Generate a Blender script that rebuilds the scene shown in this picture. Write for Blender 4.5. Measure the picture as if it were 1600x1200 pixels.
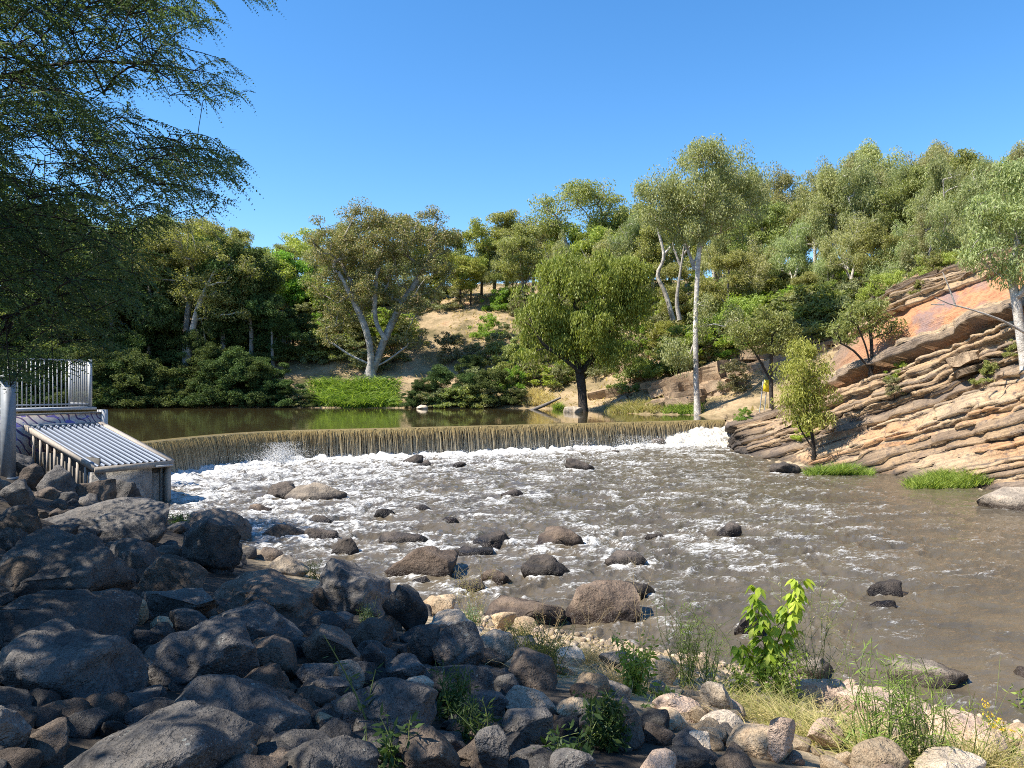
import bpy, bmesh, math, random
import numpy as np
from mathutils import Vector

for o in list(bpy.data.objects):
    bpy.data.objects.remove(o)
SC = bpy.context.scene
COL = SC.collection
rnd = random.Random(7)

# ------------------------------------------------------------------ camera, sky, sun, exposure
EYE = 5.0                 # metres above the lower river
FPX = 1200.0              # focal length in pixels of the 1600 px wide photograph
cam_d = bpy.data.cameras.new('camera')
cam_d.sensor_width = 36.0
cam_d.lens = 27.0
cam_d.clip_start = 0.05
cam_d.clip_end = 5000
cam = bpy.data.objects.new('camera', cam_d)
COL.objects.link(cam)
cam.location = (0, 0, EYE)
cam.rotation_euler = (math.radians(90), 0, 0)
SC.camera = cam

SUN_EL = math.radians(52)
SUN_AZ = math.radians(-106)          # measured from +Y towards +X: to the left of the view
SUN = Vector((math.sin(SUN_AZ) * math.cos(SUN_EL), math.cos(SUN_AZ) * math.cos(SUN_EL), math.sin(SUN_EL)))
world = bpy.data.worlds.new('World')
SC.world = world
world.use_nodes = True
wn = world.node_tree
wn.nodes.clear()
sky = wn.nodes.new('ShaderNodeTexSky')
sky.sky_type = 'NISHITA'
sky.sun_disc = False
sky.sun_elevation = SUN_EL
sky.sun_rotation = SUN_AZ
sky.altitude = 0
sky.air_density = 1.0
sky.dust_density = 0.25
sky.ozone_density = 4.0
bg = wn.nodes.new('ShaderNodeBackground')
bg.inputs['Strength'].default_value = 0.115
wo = wn.nodes.new('ShaderNodeOutputWorld')
hsv = wn.nodes.new('ShaderNodeHueSaturation')
hsv.inputs['Saturation'].default_value = 1.25
wn.links.new(sky.outputs[0], hsv.inputs['Color'])
wn.links.new(hsv.outputs[0], bg.inputs[0])
wn.links.new(bg.outputs[0], wo.inputs[0])

sun_d = bpy.data.lights.new('sun', 'SUN')
sun_d.energy = 4.9
sun_d.angle = math.radians(0.5)
sun_d.color = (1.0, 0.94, 0.84)
sun_o = bpy.data.objects.new('sun', sun_d)
COL.objects.link(sun_o)
sun_o.rotation_euler = SUN.to_track_quat('Z', 'Y').to_euler()
sun_o.location = SUN * 80

SC.view_settings.view_transform = 'Standard'
SC.view_settings.look = 'None'
SC.view_settings.gamma = 1.0
SC.view_settings.use_curve_mapping = False
SC.view_settings.exposure = 1.1
SC.render.engine = 'CYCLES'
cy = SC.cycles
cy.max_bounces = 6
cy.diffuse_bounces = 4
cy.glossy_bounces = 2
cy.transmission_bounces = 3
cy.transparent_max_bounces = 4
cy.use_denoising = False
cy.use_adaptive_sampling = True
cy.adaptive_threshold = 0.01
cy.filter_width = 1.0
cy.sample_clamp_indirect = 6
cy.caustics_reflective = False
cy.caustics_refractive = False

# ------------------------------------------------------------------ helpers
def tag(o, label=None, cat=None, group=None, kind=None):
    if label: o['label'] = label
    if cat: o['category'] = cat
    if group: o['group'] = group
    if kind: o['kind'] = kind
    return o

def empty(name, loc=(0, 0, 0), rz=0.0):
    o = bpy.data.objects.new(name, None)
    o.empty_display_size = 0.2
    COL.objects.link(o)
    o.location = loc
    o.rotation_euler = (0, 0, rz)
    return o

def link(name, me, parent=None, loc=(0, 0, 0), rot=(0, 0, 0), scale=(1, 1, 1)):
    o = bpy.data.objects.new(name, me)
    COL.objects.link(o)
    o.location = loc
    o.rotation_euler = rot
    o.scale = scale
    if parent is not None:
        o.parent = parent
    return o

def copy_tree(root):
    r = root.copy()
    COL.objects.link(r)
    for ch in root.children:
        c = ch.copy()
        COL.objects.link(c)
        c.parent = r
        for g in ch.children:
            d = g.copy()
            COL.objects.link(d)
            d.parent = c
    return r

def mesh(name, V, faces, mats, smooth=False, attrs=None, midx=None):
    """faces: list of (n,3)/(n,4) int arrays"""
    V = np.asarray(V, np.float32)
    faces = [np.asarray(f, np.int32) for f in faces if len(f)]
    me = bpy.data.meshes.new(name)
    me.vertices.add(len(V))
    me.vertices.foreach_set('co', V.ravel())
    nl = sum(f.size for f in faces)
    nf = sum(len(f) for f in faces)
    me.loops.add(nl)
    me.polygons.add(nf)
    me.loops.foreach_set('vertex_index', np.concatenate([f.ravel() for f in faces]))
    tot = np.concatenate([np.full(len(f), f.shape[1], np.int32) for f in faces])
    start = np.concatenate([[0], np.cumsum(tot)[:-1]]).astype(np.int32)
    me.polygons.foreach_set('loop_start', start)
    me.polygons.foreach_set('loop_total', tot)
    if smooth:
        me.polygons.foreach_set('use_smooth', np.ones(nf, bool))
    if not isinstance(mats, (list, tuple)):
        mats = [mats]
    for m in mats:
        me.materials.append(m)
    if midx is not None:
        me.polygons.foreach_set('material_index', np.asarray(midx, np.int32))
    for k, a in (attrs or {}).items():
        a = np.asarray(a, np.float32)
        if a.ndim == 1:
            me.attributes.new(k, 'FLOAT', 'POINT').data.foreach_set('value', a)
        elif a.shape[1] == 3:
            me.attributes.new(k, 'FLOAT_VECTOR', 'POINT').data.foreach_set('vector', a.ravel())
        else:
            me.attributes.new(k, 'FLOAT_COLOR', 'POINT').data.foreach_set('color', a.ravel())
    me.update(calc_edges=True)
    return me

class MB:
    """collects pieces of one mesh"""
    def __init__(s):
        s.v, s.f3, s.f4, s.n = [], [], [], 0
    def add(s, V, F):
        V = np.asarray(V, float).reshape(-1, 3)
        F = np.asarray(F, int)
        (s.f3 if F.shape[1] == 3 else s.f4).append(F + s.n)
        s.v.append(V)
        s.n += len(V)
    def box(s, c, size, ax=None):
        """box centred at c, size along the axes ax (3 rows)"""
        ax = np.eye(3) if ax is None else np.asarray(ax, float)
        hx = np.array(size) / 2
        V = np.array([[x, y, z] for x in (-1, 1) for y in (-1, 1) for z in (-1, 1)], float) * hx
        F = [[0, 1, 3, 2], [4, 6, 7, 5], [0, 4, 5, 1], [2, 3, 7, 6], [0, 2, 6, 4], [1, 5, 7, 3]]
        s.add(V @ ax + np.array(c, float), F)
    def bar(s, a, b, w, h):
        a, b = np.array(a, float), np.array(b, float)
        d = b - a
        L = np.linalg.norm(d)
        d /= L
        up = np.array([0, 0, 1.0]) if abs(d[2]) < 0.95 else np.array([0, 1.0, 0])
        sx = np.cross(d, up); sx /= np.linalg.norm(sx)
        sy = np.cross(sx, d)
        s.box((a + b) / 2, (L, w, h), [d, sx, sy])
    def tube(s, P, R, n=6, cap=True):
        P = np.asarray(P, float)
        R = np.broadcast_to(np.asarray(R, float), (len(P),))
        T = np.gradient(P, axis=0)
        T /= np.linalg.norm(T, axis=1, keepdims=True) + 1e-9
        ref = np.array([0.31, 0.22, 0.92]) if abs(T[0] @ np.array([0.31, 0.22, 0.92])) < 0.9 else np.array([1.0, 0.1, 0])
        A = np.cross(T, ref); A /= np.linalg.norm(A, axis=1, keepdims=True) + 1e-9
        B = np.cross(T, A)
        th = np.arange(n) * 2 * math.pi / n
        V = P[:, None, :] + R[:, None, None] * (np.cos(th)[None, :, None] * A[:, None, :] + np.sin(th)[None, :, None] * B[:, None, :])
        m = len(P)
        i = np.arange(m - 1)[:, None] * n
        j = np.arange(n)[None, :]
        k = (j + 1) % n
        F = np.stack([i + j, i + k, i + n + k, i + n + j], -1).reshape(-1, 4)
        s.add(V.reshape(-1, 3), F)
    def build(s, name, mats, smooth=False):
        V = np.concatenate(s.v)
        fs = []
        if s.f3: fs.append(np.concatenate(s.f3))
        if s.f4: fs.append(np.concatenate(s.f4))
        return mesh(name, V, fs, mats, smooth)

def grid_faces(nr, nc):
    i = np.arange(nr - 1)[:, None] * nc
    j = np.arange(nc - 1)[None, :]
    return np.stack([i + j, i + j + 1, i + nc + j + 1, i + nc + j], -1).reshape(-1, 4)

# --- vectorised gradient noise
def _h(ix, iy, iz, seed):
    h = (ix.astype(np.uint32) * np.uint32(374761393) + iy.astype(np.uint32) * np.uint32(668265263)
         + iz.astype(np.uint32) * np.uint32(2147483647) + np.uint32((seed * 974711 + 12345) & 0xffffffff))
    h = (h ^ (h >> np.uint32(13))) * np.uint32(1274126177)
    return h ^ (h >> np.uint32(16))

def noise3(P, seed=0):
    P = np.asarray(P, float)
    i = np.floor(P).astype(np.int64)
    f = P - i
    u = f * f * f * (f * (f * 6 - 15) + 10)
    out = 0.0
    for dx in (0, 1):
        wx = u[..., 0] if dx else 1 - u[..., 0]
        for dy in (0, 1):
            wy = u[..., 1] if dy else 1 - u[..., 1]
            for dz in (0, 1):
                wz = u[..., 2] if dz else 1 - u[..., 2]
                h = _h(i[..., 0] + dx, i[..., 1] + dy, i[..., 2] + dz, seed)
                gx = (h & np.uint32(1023)).astype(float) / 511.5 - 1
                gy = ((h >> np.uint32(10)) & np.uint32(1023)).astype(float) / 511.5 - 1
                gz = ((h >> np.uint32(20)) & np.uint32(1023)).astype(float) / 511.5 - 1
                out = out + wx * wy * wz * (gx * (f[..., 0] - dx) + gy * (f[..., 1] - dy) + gz * (f[..., 2] - dz))
    return out * 1.4

def fbm(P, oct=4, seed=0, lac=2.03, gain=0.5):
    P = np.asarray(P, float)
    a, s, t = 1.0, 0.0, 0.0
    for k in range(oct):
        s = s + a * noise3(P, seed + k * 17)
        t += a
        a *= gain
        P = P * lac + 3.7
    return s / t

def sstep(a, b, x):
    t = np.clip((x - a) / (b - a), 0, 1)
    return t * t * (3 - 2 * t)

def px3(px, py, Y):
    """point of the place at depth Y along a sight line of the photograph"""
    return np.array([(px - 800) / FPX * Y, Y, EYE - (py - 600) / FPX * Y])

# --- materials
def newmat(name):
    m = bpy.data.materials.new(name)
    m.use_nodes = True
    t = m.node_tree
    t.nodes.clear()
    out = t.nodes.new('ShaderNodeOutputMaterial')
    b = t.nodes.new('ShaderNodeBsdfPrincipled')
    t.links.new(b.outputs[0], out.inputs[0])
    return m, t, b, out

def N(t, typ, **kw):
    n = t.nodes.new(typ)
    for k, v in kw.items():
        if k.startswith('i_'):
            n.inputs[k[2:].replace('_', ' ')].default_value = v
        else:
            setattr(n, k, v)
    return n

def L(t, a, b):
    t.links.new(a, b)

def coords(t, kind='Object', scale=None):
    tc = N(t, 'ShaderNodeTexCoord')
    o = tc.outputs[kind]
    if scale is not None:
        mp = N(t, 'ShaderNodeMapping')
        mp.inputs['Scale'].default_value = scale
        L(t, o, mp.inputs[0])
        o = mp.outputs[0]
    return o

def tnoise(t, vec, scale, detail=4, rough=0.55, dist=0.0):
    n = N(t, 'ShaderNodeTexNoise')
    n.inputs['Scale'].default_value = scale
    n.inputs['Detail'].default_value = detail
    n.inputs['Roughness'].default_value = rough
    n.inputs['Distortion'].default_value = dist
    if vec is not None: L(t, vec, n.inputs['Vector'])
    return n.outputs['Fac']

def ramp(t, fac, stops):
    r = N(t, 'ShaderNodeValToRGB')
    e = r.color_ramp.elements
    while len(e) < len(stops):
        e.new(0.5)
    for k, (p, c) in enumerate(stops):
        e[k].position = p
        e[k].color = (*c, 1) if len(c) == 3 else c
    L(t, fac, r.inputs[0])
    return r.outputs[0]

def mix(t, fac, a, b, mode='MIX'):
    m = N(t, 'ShaderNodeMix', data_type='RGBA', blend_type=mode)
    for sock, v in ((m.inputs[0], fac), (m.inputs[6], a), (m.inputs[7], b)):
        if isinstance(v, (int, float)):
            sock.default_value = v
        elif isinstance(v, (tuple, list)):
            sock.default_value = (*v, 1) if len(v) == 3 else v
        else:
            L(t, v, sock)
    return m.outputs[2]

def math_(t, op, a, b=0.0, c=None, clamp=False):
    m = N(t, 'ShaderNodeMath', operation=op, use_clamp=clamp)
    for k, v in enumerate((a, b) if c is None else (a, b, c)):
        if isinstance(v, (int, float)):
            m.inputs[k].default_value = v
        else:
            L(t, v, m.inputs[k])
    return m.outputs[0]

def bump(t, b, h, strength=0.5, dist=0.05, prev=None):
    n = N(t, 'ShaderNodeBump')
    n.inputs['Strength'].default_value = strength
    n.inputs['Distance'].default_value = dist
    L(t, h, n.inputs['Height'])
    if prev is not None: L(t, prev, n.inputs['Normal'])
    if b is not None: L(t, n.outputs[0], b.inputs['Normal'])
    return n.outputs[0]

def attr(t, name, out='Fac'):
    a = N(t, 'ShaderNodeAttribute', attribute_name=name)
    return a.outputs[out]

def plain(name, col, rough=0.6, metal=0.0, var=0.25, scale=6.0, bmp=0.0):
    m, t, b, o = newmat(name)
    n = tnoise(t, coords(t), scale, 5)
    c = ramp(t, n, [(0.3, tuple(x * (1 - var) for x in col)), (0.7, tuple(min(1, x * (1 + var)) for x in col))])
    L(t, c, b.inputs['Base Color'])
    b.inputs['Roughness'].default_value = rough
    b.inputs['Metallic'].default_value = metal
    if bmp: bump(t, b, n, bmp, 0.02)
    return m

def rock_mat(name, dark, lightc, tint, lichen=0.25, pits=1.0, wet=False, rough=0.85):
    m, t, b, o = newmat(name)
    v = coords(t)
    oi = N(t, 'ShaderNodeObjectInfo')
    off = N(t, 'ShaderNodeVectorMath', operation='ADD')
    sc = N(t, 'ShaderNodeVectorMath', operation='SCALE')
    L(t, oi.outputs['Location'], sc.inputs[0]); sc.inputs['Scale'].default_value = 7.3
    L(t, v, off.inputs[0]); L(t, sc.outputs[0], off.inputs[1])
    v = off.outputs[0]
    big = tnoise(t, v, 2.2, 6, 0.62)
    mid = tnoise(t, v, 11, 5, 0.65)
    fine = tnoise(t, v, 48, 4, 0.7)
    c = ramp(t, big, [(0.32, dark), (0.68, lightc)])
    c = mix(t, math_(t, 'MULTIPLY', ramp(t, mid, [(0.45, (0, 0, 0)), (0.75, (1, 1, 1))]), 0.55), c, tint)
    c = mix(t, 0.5, c, ramp(t, fine, [(0.3, (0.4, 0.4, 0.4)), (0.7, (1.55, 1.55, 1.55))]), 'MULTIPLY')
    strk = tnoise(t, v, 0.9, 4, 0.6, 1.0)
    c = mix(t, 0.6, c, ramp(t, strk, [(0.35, (0.55, 0.55, 0.57)), (0.65, (1.35, 1.32, 1.26))]), 'MULTIPLY')
    crk = N(t, 'ShaderNodeTexVoronoi', feature='DISTANCE_TO_EDGE'); crk.inputs['Scale'].default_value = 1.3
    wvx = N(t, 'ShaderNodeVectorMath', operation='ADD'); L(t, v, wvx.inputs[0]); L(t, N(t, 'ShaderNodeTexNoise').outputs['Color'], wvx.inputs[1])
    nzc = wvx.inputs[1].links[0].from_node; nzc.inputs['Scale'].default_value = 4.0; L(t, v, nzc.inputs['Vector'])
    L(t, wvx.outputs[0], crk.inputs['Vector'])
    c = mix(t, ramp(t, crk.outputs['Distance'], [(0.0, (0.4, 0.4, 0.4)), (0.03, (0, 0, 0))]), c, tuple(x * 0.3 for x in dark))
    hv = N(t, 'ShaderNodeHueSaturation')
    L(t, c, hv.inputs['Color'])
    L(t, math_(t, 'MULTIPLY_ADD', oi.outputs['Random'], 0.7, 0.65), hv.inputs['Value'])
    c = hv.outputs[0]
    if lichen > 0:
        vo = N(t, 'ShaderNodeTexVoronoi')
        vo.inputs['Scale'].default_value = 19
        L(t, v, vo.inputs['Vector'])
        wv = N(t, 'ShaderNodeTexVoronoi'); wv.inputs['Scale'].default_value = 55
        L(t, v, wv.inputs['Vector'])
        spot = math_(t, 'LESS_THAN', math_(t, 'ADD', vo.outputs['Distance'], math_(t, 'MULTIPLY', fine, 0.35)), 0.36)
        spot2 = math_(t, 'LESS_THAN', wv.outputs['Distance'], 0.2)
        patch = ramp(t, tnoise(t, v, 3.1, 3), [(0.5, (0, 0, 0)), (0.62, (1, 1, 1))])
        f = math_(t, 'MULTIPLY', math_(t, 'MAXIMUM', spot, spot2), math_(t, 'MULTIPLY', patch, lichen))
        c = mix(t, f, c, (0.36, 0.38, 0.34))
    vp = N(t, 'ShaderNodeTexVoronoi'); vp.inputs['Scale'].default_value = 42
    L(t, v, vp.inputs['Vector'])
    pit = ramp(t, vp.outputs['Distance'], [(0.0, (0, 0, 0)), (0.35, (1, 1, 1))])
    r = rough
    if wet:
        g = N(t, 'ShaderNodeNewGeometry')
        sx = N(t, 'ShaderNodeSeparateXYZ')
        L(t, g.outputs['Position'], sx.inputs[0])
        zz = math_(t, 'ADD', sx.outputs[2], math_(t, 'MULTIPLY', big, 0.3))
        w = ramp(t, zz, [(0.30, (1, 1, 1)), (0.52, (0, 0, 0))])
        c = mix(t, w, c, mix(t, 1.0, c, (0.22, 0.2, 0.19), 'MULTIPLY'))
        rr = N(t, 'ShaderNodeMapRange')
        L(t, w, rr.inputs[0]); rr.inputs[3].default_value = rough; rr.inputs[4].default_value = 0.25
        L(t, rr.outputs[0], b.inputs['Roughness'])
    else:
        b.inputs['Roughness'].default_value = rough
    L(t, c, b.inputs['Base Color'])
    n1 = bump(t, None, big, 0.8, 0.16)
    n2 = bump(t, None, mid, 0.9, 0.07, n1)
    n3 = bump(t, None, fine, 0.6, 0.02, n2)
    bump(t, b, pit, 0.45 * pits, 0.015, n3)
    b.inputs['Specular IOR Level'].default_value = 0.25
    return m

def leaf_mat(name, col, col2, trans=0.35, rough=0.5, hue=0.03, val=0.35, spec=0.3):
    """two-tone leaf, varied leaf by leaf and plant by plant"""
    m, t, b, out = newmat(name)
    g = N(t, 'ShaderNodeNewGeometry')
    oi = N(t, 'ShaderNodeObjectInfo')
    c = ramp(t, g.outputs['Random Per Island'], [(0.0, col), (1.0, col2)])
    hs = N(t, 'ShaderNodeHueSaturation')
    L(t, c, hs.inputs['Color'])
    L(t, math_(t, 'MULTIPLY_ADD', oi.outputs['Random'], 2 * hue, 0.5 - hue), hs.inputs['Hue'])
    L(t, math_(t, 'MULTIPLY_ADD', math_(t, 'FRACT', math_(t, 'MULTIPLY', oi.outputs['Random'], 7.31)), val, 1 - val / 2), hs.inputs['Value'])
    c = hs.outputs[0]
    L(t, c, b.inputs['Base Color'])
    b.inputs['Roughness'].default_value = rough
    b.inputs['Specular IOR Level'].default_value = spec
    tr = N(t, 'ShaderNodeBsdfTranslucent')
    L(t, mix(t, 1.0, c, (1.25, 1.3, 0.7), 'MULTIPLY'), tr.inputs[0])
    ms = N(t, 'ShaderNodeMixShader')
    ms.inputs[0].default_value = trans
    L(t, b.outputs[0], ms.inputs[1]); L(t, tr.outputs[0], ms.inputs[2])
    L(t, ms.outputs[0], out.inputs[0])
    return m

M = {}
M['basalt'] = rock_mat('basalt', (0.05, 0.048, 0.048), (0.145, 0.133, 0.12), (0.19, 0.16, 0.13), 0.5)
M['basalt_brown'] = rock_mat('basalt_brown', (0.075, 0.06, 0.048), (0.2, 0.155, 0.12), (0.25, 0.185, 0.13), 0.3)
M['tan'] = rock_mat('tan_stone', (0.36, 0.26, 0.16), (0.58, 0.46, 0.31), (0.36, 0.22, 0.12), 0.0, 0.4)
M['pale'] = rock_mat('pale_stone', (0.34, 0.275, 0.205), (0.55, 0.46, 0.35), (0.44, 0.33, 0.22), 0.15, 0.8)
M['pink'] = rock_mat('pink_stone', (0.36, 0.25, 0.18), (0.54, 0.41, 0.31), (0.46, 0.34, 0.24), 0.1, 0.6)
M['river_dark'] = rock_mat('river_dark_stone', (0.045, 0.04, 0.036), (0.13, 0.105, 0.085), (0.17, 0.13, 0.1), 0.0, 1.0, True)
M['river_brown'] = rock_mat('river_brown_stone', (0.095, 0.07, 0.052), (0.2, 0.15, 0.11), (0.2, 0.135, 0.095), 0.0, 1.0, True)
M['river_pale'] = rock_mat('river_pale_stone', (0.24, 0.2, 0.155), (0.42, 0.35, 0.27), (0.34, 0.26, 0.18), 0.1, 0.8, True)

# ------------------------------------------------------------------ the lie of the land
POOL_Z = 2.0
def catmull(P, step):
    P = np.asarray(P, float)
    Q = np.vstack([2 * P[0] - P[1], P, 2 * P[-1] - P[-2]])
    out = []
    for k in range(len(P) - 1):
        p0, p1, p2, p3 = Q[k:k + 4]
        n = max(2, int(np.linalg.norm(p2 - p1) / step))
        t = np.linspace(0, 1, n, endpoint=False)[:, None]
        out.append(0.5 * (2 * p1 + (p2 - p0) * t + (2 * p0 - 5 * p1 + 4 * p2 - p3) * t ** 2 + (3 * p1 - p0 - 3 * p2 + p3) * t ** 3))
    out.append(P[-1:])
    return np.vstack(out)

WEIR = catmull([(-20.2, 36.8), (-18.9, 40), (-18.0, 43.4), (-16.8, 46.6), (-14.3, 49.4), (-8.5, 52.1), (0, 56.1), (10, 60.8), (17.6, 64.4)], 0.12)
NEAR = [(-26, 44), (-19.5, 36), (-14.3, 30.6), (-9, 25), (-5, 20.3), (-1.4, 17), (2.4, 14.6), (7.4, 11.3), (14, 6.5), (26, -4), (60, -30)]
RIGHT = [(75, -10), (44, 10), (31, 20), (27, 26), (24.4, 31), (22.6, 34.6), (20.4, 39), (19.8, 43), (17.2, 47), (15.8, 52), (16.0, 57), (17.6, 64.4)]
UPPER = [(17.6, 64.4), (18.6, 67.5), (19.3, 72), (17, 74.5), (12.6, 75.8), (11.4, 80), (8.6, 88), (3, 94), (-8, 95.2), (-20, 96), (-45, 97), (-75, 92), (-95, 80)]
LEFTB = [(-95, 80), (-62, 62), (-36, 50), (-26, 44)]
WK = [tuple(WEIR[i]) for i in range(0, len(WEIR), 20)] + [tuple(WEIR[-1])]
RIVER = NEAR[1:] + RIGHT[:-1] + WK[::-1]
POOL = WK + UPPER[1:] + LEFTB[1:] + [NEAR[1]]

PROF = {
    'near': ([0, 2, 5, 8, 13, 30, 80, 400], [0, .55, 1.45, 2.4, 3.4, 4.2, 5, 6]),
    'right': ([0, 1.5, 4, 8, 12, 16, 24, 40, 80, 200], [0, .5, 2.0, 6.3, 11, 13.3, 17, 22, 27, 30]),
    'shelf': ([0, .4, 4, 7, 12, 16, 30, 60, 200], [0.2, 2.1, 2.5, 4.2, 9, 12, 18, 25, 30]),
    'upper': ([0, 2, 5, 10, 20, 35, 60, 200], [2.0, 2.7, 3.6, 7, 13.5, 20, 27, 30]),
    'far': ([0, 3, 10, 20, 35, 60, 100, 300], [2.0, 2.9, 6.5, 12.8, 19.5, 27, 30, 30]),
    'left': ([0, 3, 15, 40, 100], [2.0, 3.0, 5.5, 9, 14]),
}
SEGS = []
def _segs(P, names):
    for k in range(len(P) - 1):
        SEGS.append((np.array(P[k], float), np.array(P[k + 1], float), names(k) if callable(names) else names))
_segs(NEAR, lambda k: 'left' if k == 0 else 'near')
_segs(RIGHT, lambda k: 'shelf' if k >= 9 else 'right')
_segs(UPPER, lambda k: 'upper' if k <= 5 else 'far')
_segs(LEFTB, 'left')

def inside(P, poly):
    x, y = P[:, 0], P[:, 1]
    c = np.zeros(len(P), bool)
    n = len(poly)
    for i in range(n):
        x1, y1 = poly[i]; x2, y2 = poly[(i + 1) % n]
        if y1 == y2: continue
        m = (y1 > y) != (y2 > y)
        c ^= m & (x < (x2 - x1) * (y - y1) / (y2 - y1) + x1)
    return c

def seg_dist(P, a, b):
    d = b - a
    t = np.clip(((P - a) @ d) / (d @ d), 0, 1)
    return np.linalg.norm(P - a - t[:, None] * d, axis=1)

def ground(P, rough=True):
    """height of the ground at points P (n,2)"""
    P = np.asarray(P, float).reshape(-1, 2)
    W = {k: np.zeros(len(P)) for k in PROF}
    dm = np.full(len(P), 1e9)
    for a, b, k in SEGS:
        d = seg_dist(P, a, b)
        dm = np.minimum(dm, d)
        W[k] += 1 / (d ** 4 + 0.05)
    tot = sum(W.values())
    z = np.zeros(len(P))
    for k, (xs, zs) in PROF.items():
        z += W[k] / tot * np.interp(dm, xs, zs)
    ri, po = inside(P, RIVER), inside(P, POOL)
    z = np.where(po, POOL_Z - np.minimum(1.4, 0.1 + 0.35 * dm), z)
    z = np.where(ri & ~po, -np.minimum(0.9, 0.08 + 0.25 * dm), z)
    if rough:
        q = np.c_[P, np.zeros(len(P))]
        amp = np.clip(dm / 8, 0, 1)
        big = sstep(60, 90, P[:, 1])
        z = z + (fbm(q * 0.5, 3, 5) * 0.16 + fbm(q * 0.07, 3, 9) * 1.6 * big) * amp
    return z

def hit_ground(px, py, lift=0.0, y0=2.0, y1=220.0):
    """where a sight line of the photograph meets the ground"""
    Y = np.geomspace(y0, y1, 700)
    X = (px - 800) / FPX * Y
    Z = EYE - (py - 600) / FPX * Y
    g = np.maximum(ground(np.c_[X, Y], False), 0) + lift
    below = np.nonzero(Z <= g)[0]
    k = below[0] if len(below) else -1
    return np.array([X[k], Y[k], g[k] - lift])

def gz(x, y):
    return float(ground(np.array([[x, y]]))[0])

# ------------------------------------------------------------------ ground sheet
def spaced(*parts):
    out = [np.arange(a, b, s) for a, b, s in parts]
    return np.concatenate(out + [[parts[-1][1]]])
gx = spaced((-1500, -300, 150), (-300, -100, 10), (-100, -24, 1.6), (-24, 34, 0.36), (34, 100, 1.4), (100, 300, 10), (300, 1500, 150))
gy = spaced((-600, -60, 60), (-60, 0, 4), (0, 34, 0.34), (34, 80, 0.75), (80, 160, 1.3), (160, 300, 8), (300, 2400, 200))
GX, GY = np.meshgrid(gx, gy)
GP = np.c_[GX.ravel(), GY.ravel()]
GZ = ground(GP)
# the bare rock of the cliff stands in front of the hillside here
RB = catmull([(31.5, 19), (27.4, 26), (24.8, 31), (22.8, 35), (20.8, 39), (19.8, 43), (18.2, 46.5), (16.6, 51), (16.2, 56), (17.4, 62), (19.4, 67), (21, 73)], 0.15)
e_in = np.full(len(GP), 1e9)
for k in range(0, len(RB) - 6, 6):
    e_in = np.minimum(e_in, seg_dist(GP, RB[k], RB[k + 6]))
onr = (GP[:, 0] > np.interp(GP[:, 1], RB[:, 1], RB[:, 0])) & (GP[:, 1] > 19) & (GP[:, 1] < 72)
GZ -= 0.9 * onr * sstep(15.5, 13.0, e_in) * sstep(-0.5, 1.0, e_in)
GZ -= 2.0 * (GP[:, 0] > np.interp(GP[:, 1], RB[:, 1], RB[:, 0]) - 0.6) * sstep(50, 54, GP[:, 1]) * sstep(72, 69, GP[:, 1]) * sstep(8, 5, e_in)
hill = sstep(55, 75, GP[:, 1]) + sstep(22, 30, GP[:, 0]) * sstep(15, 25, GP[:, 1])
ground_m, t, b, _ = newmat('ground_soil')
v = coords(t)
n1 = tnoise(t, v, 0.23, 6, 0.6); n2 = tnoise(t, v, 2.6, 6, 0.65); n3 = tnoise(t, v, 24, 4, 0.7)
soil = ramp(t, n2, [(0.3, (0.2, 0.15, 0.095)), (0.5, (0.36, 0.28, 0.18)), (0.72, (0.5, 0.41, 0.28))])
dry = ramp(t, n1, [(0.34, (0.12, 0.10, 0.05)), (0.47, (0.26, 0.195, 0.11)), (0.6, (0.39, 0.285, 0.17)), (0.7, (0.33, 0.2, 0.12))])
dry = mix(t, 0.55, dry, ramp(t, n2, [(0.3, (0.4, 0.4, 0.35)), (0.7, (1.3, 1.3, 1.3))]), 'MULTIPLY')
c = mix(t, math_(t, 'MINIMUM', attr(t, 'hill'), 1.0), soil, dry)
c = mix(t, attr(t, 'heap'), c, ramp(t, n2, [(0.3, (0.03, 0.026, 0.022)), (0.7, (0.08, 0.066, 0.052))]))  # dark earth, its colour also painting in the shade between the heaped boulders
c = mix(t, 0.5, c, ramp(t, n3, [(0.3, (0.6, 0.6, 0.6)), (0.7, (1.3, 1.3, 1.3))]), 'MULTIPLY')
L(t, c, b.inputs['Base Color'])
b.inputs['Roughness'].default_value = 0.95
b.inputs['Specular IOR Level'].default_value = 0.1
bump(t, b, n3, 0.6, 0.03, bump(t, None, n2, 0.6, 0.15))
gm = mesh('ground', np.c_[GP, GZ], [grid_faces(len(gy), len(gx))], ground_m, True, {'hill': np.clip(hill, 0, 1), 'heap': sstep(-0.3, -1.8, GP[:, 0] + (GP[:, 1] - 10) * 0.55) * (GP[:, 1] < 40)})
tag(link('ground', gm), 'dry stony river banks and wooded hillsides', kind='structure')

# ------------------------------------------------------------------ pool above the weir
pool_m, t, b, _ = newmat('pool_water')
v = coords(t)
b.inputs['Base Color'].default_value = (0.045, 0.036, 0.016, 1)
b.inputs['Roughness'].default_value = 0.04
b.inputs['IOR'].default_value = 1.33
w1 = tnoise(t, coords(t, 'Object', (0.8, 0.25, 1)), 1.3, 3, 0.5)
w2 = tnoise(t, coords(t, 'Object', (3.0, 1.0, 1)), 1.5, 3, 0.6)
bump(t, b, w2, 0.06, 0.05, bump(t, None, w1, 0.14, 0.08))
up = np.c_[WEIR[::4] + 0, np.full(len(WEIR[::4]), POOL_Z)]
far = np.array([(22, 66), (24, 76), (14, 98), (-8, 100), (-45, 102), (-78, 98), (-100, 80), (-64, 58), (-37, 46), (-27, 40), (-22.5, 35.5)], float)
PV = np.vstack([up, np.c_[far, np.full(len(far), POOL_Z)]])
bm = bmesh.new()
vs = [bm.verts.new(p) for p in PV]
bm.faces.new(vs)
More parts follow.
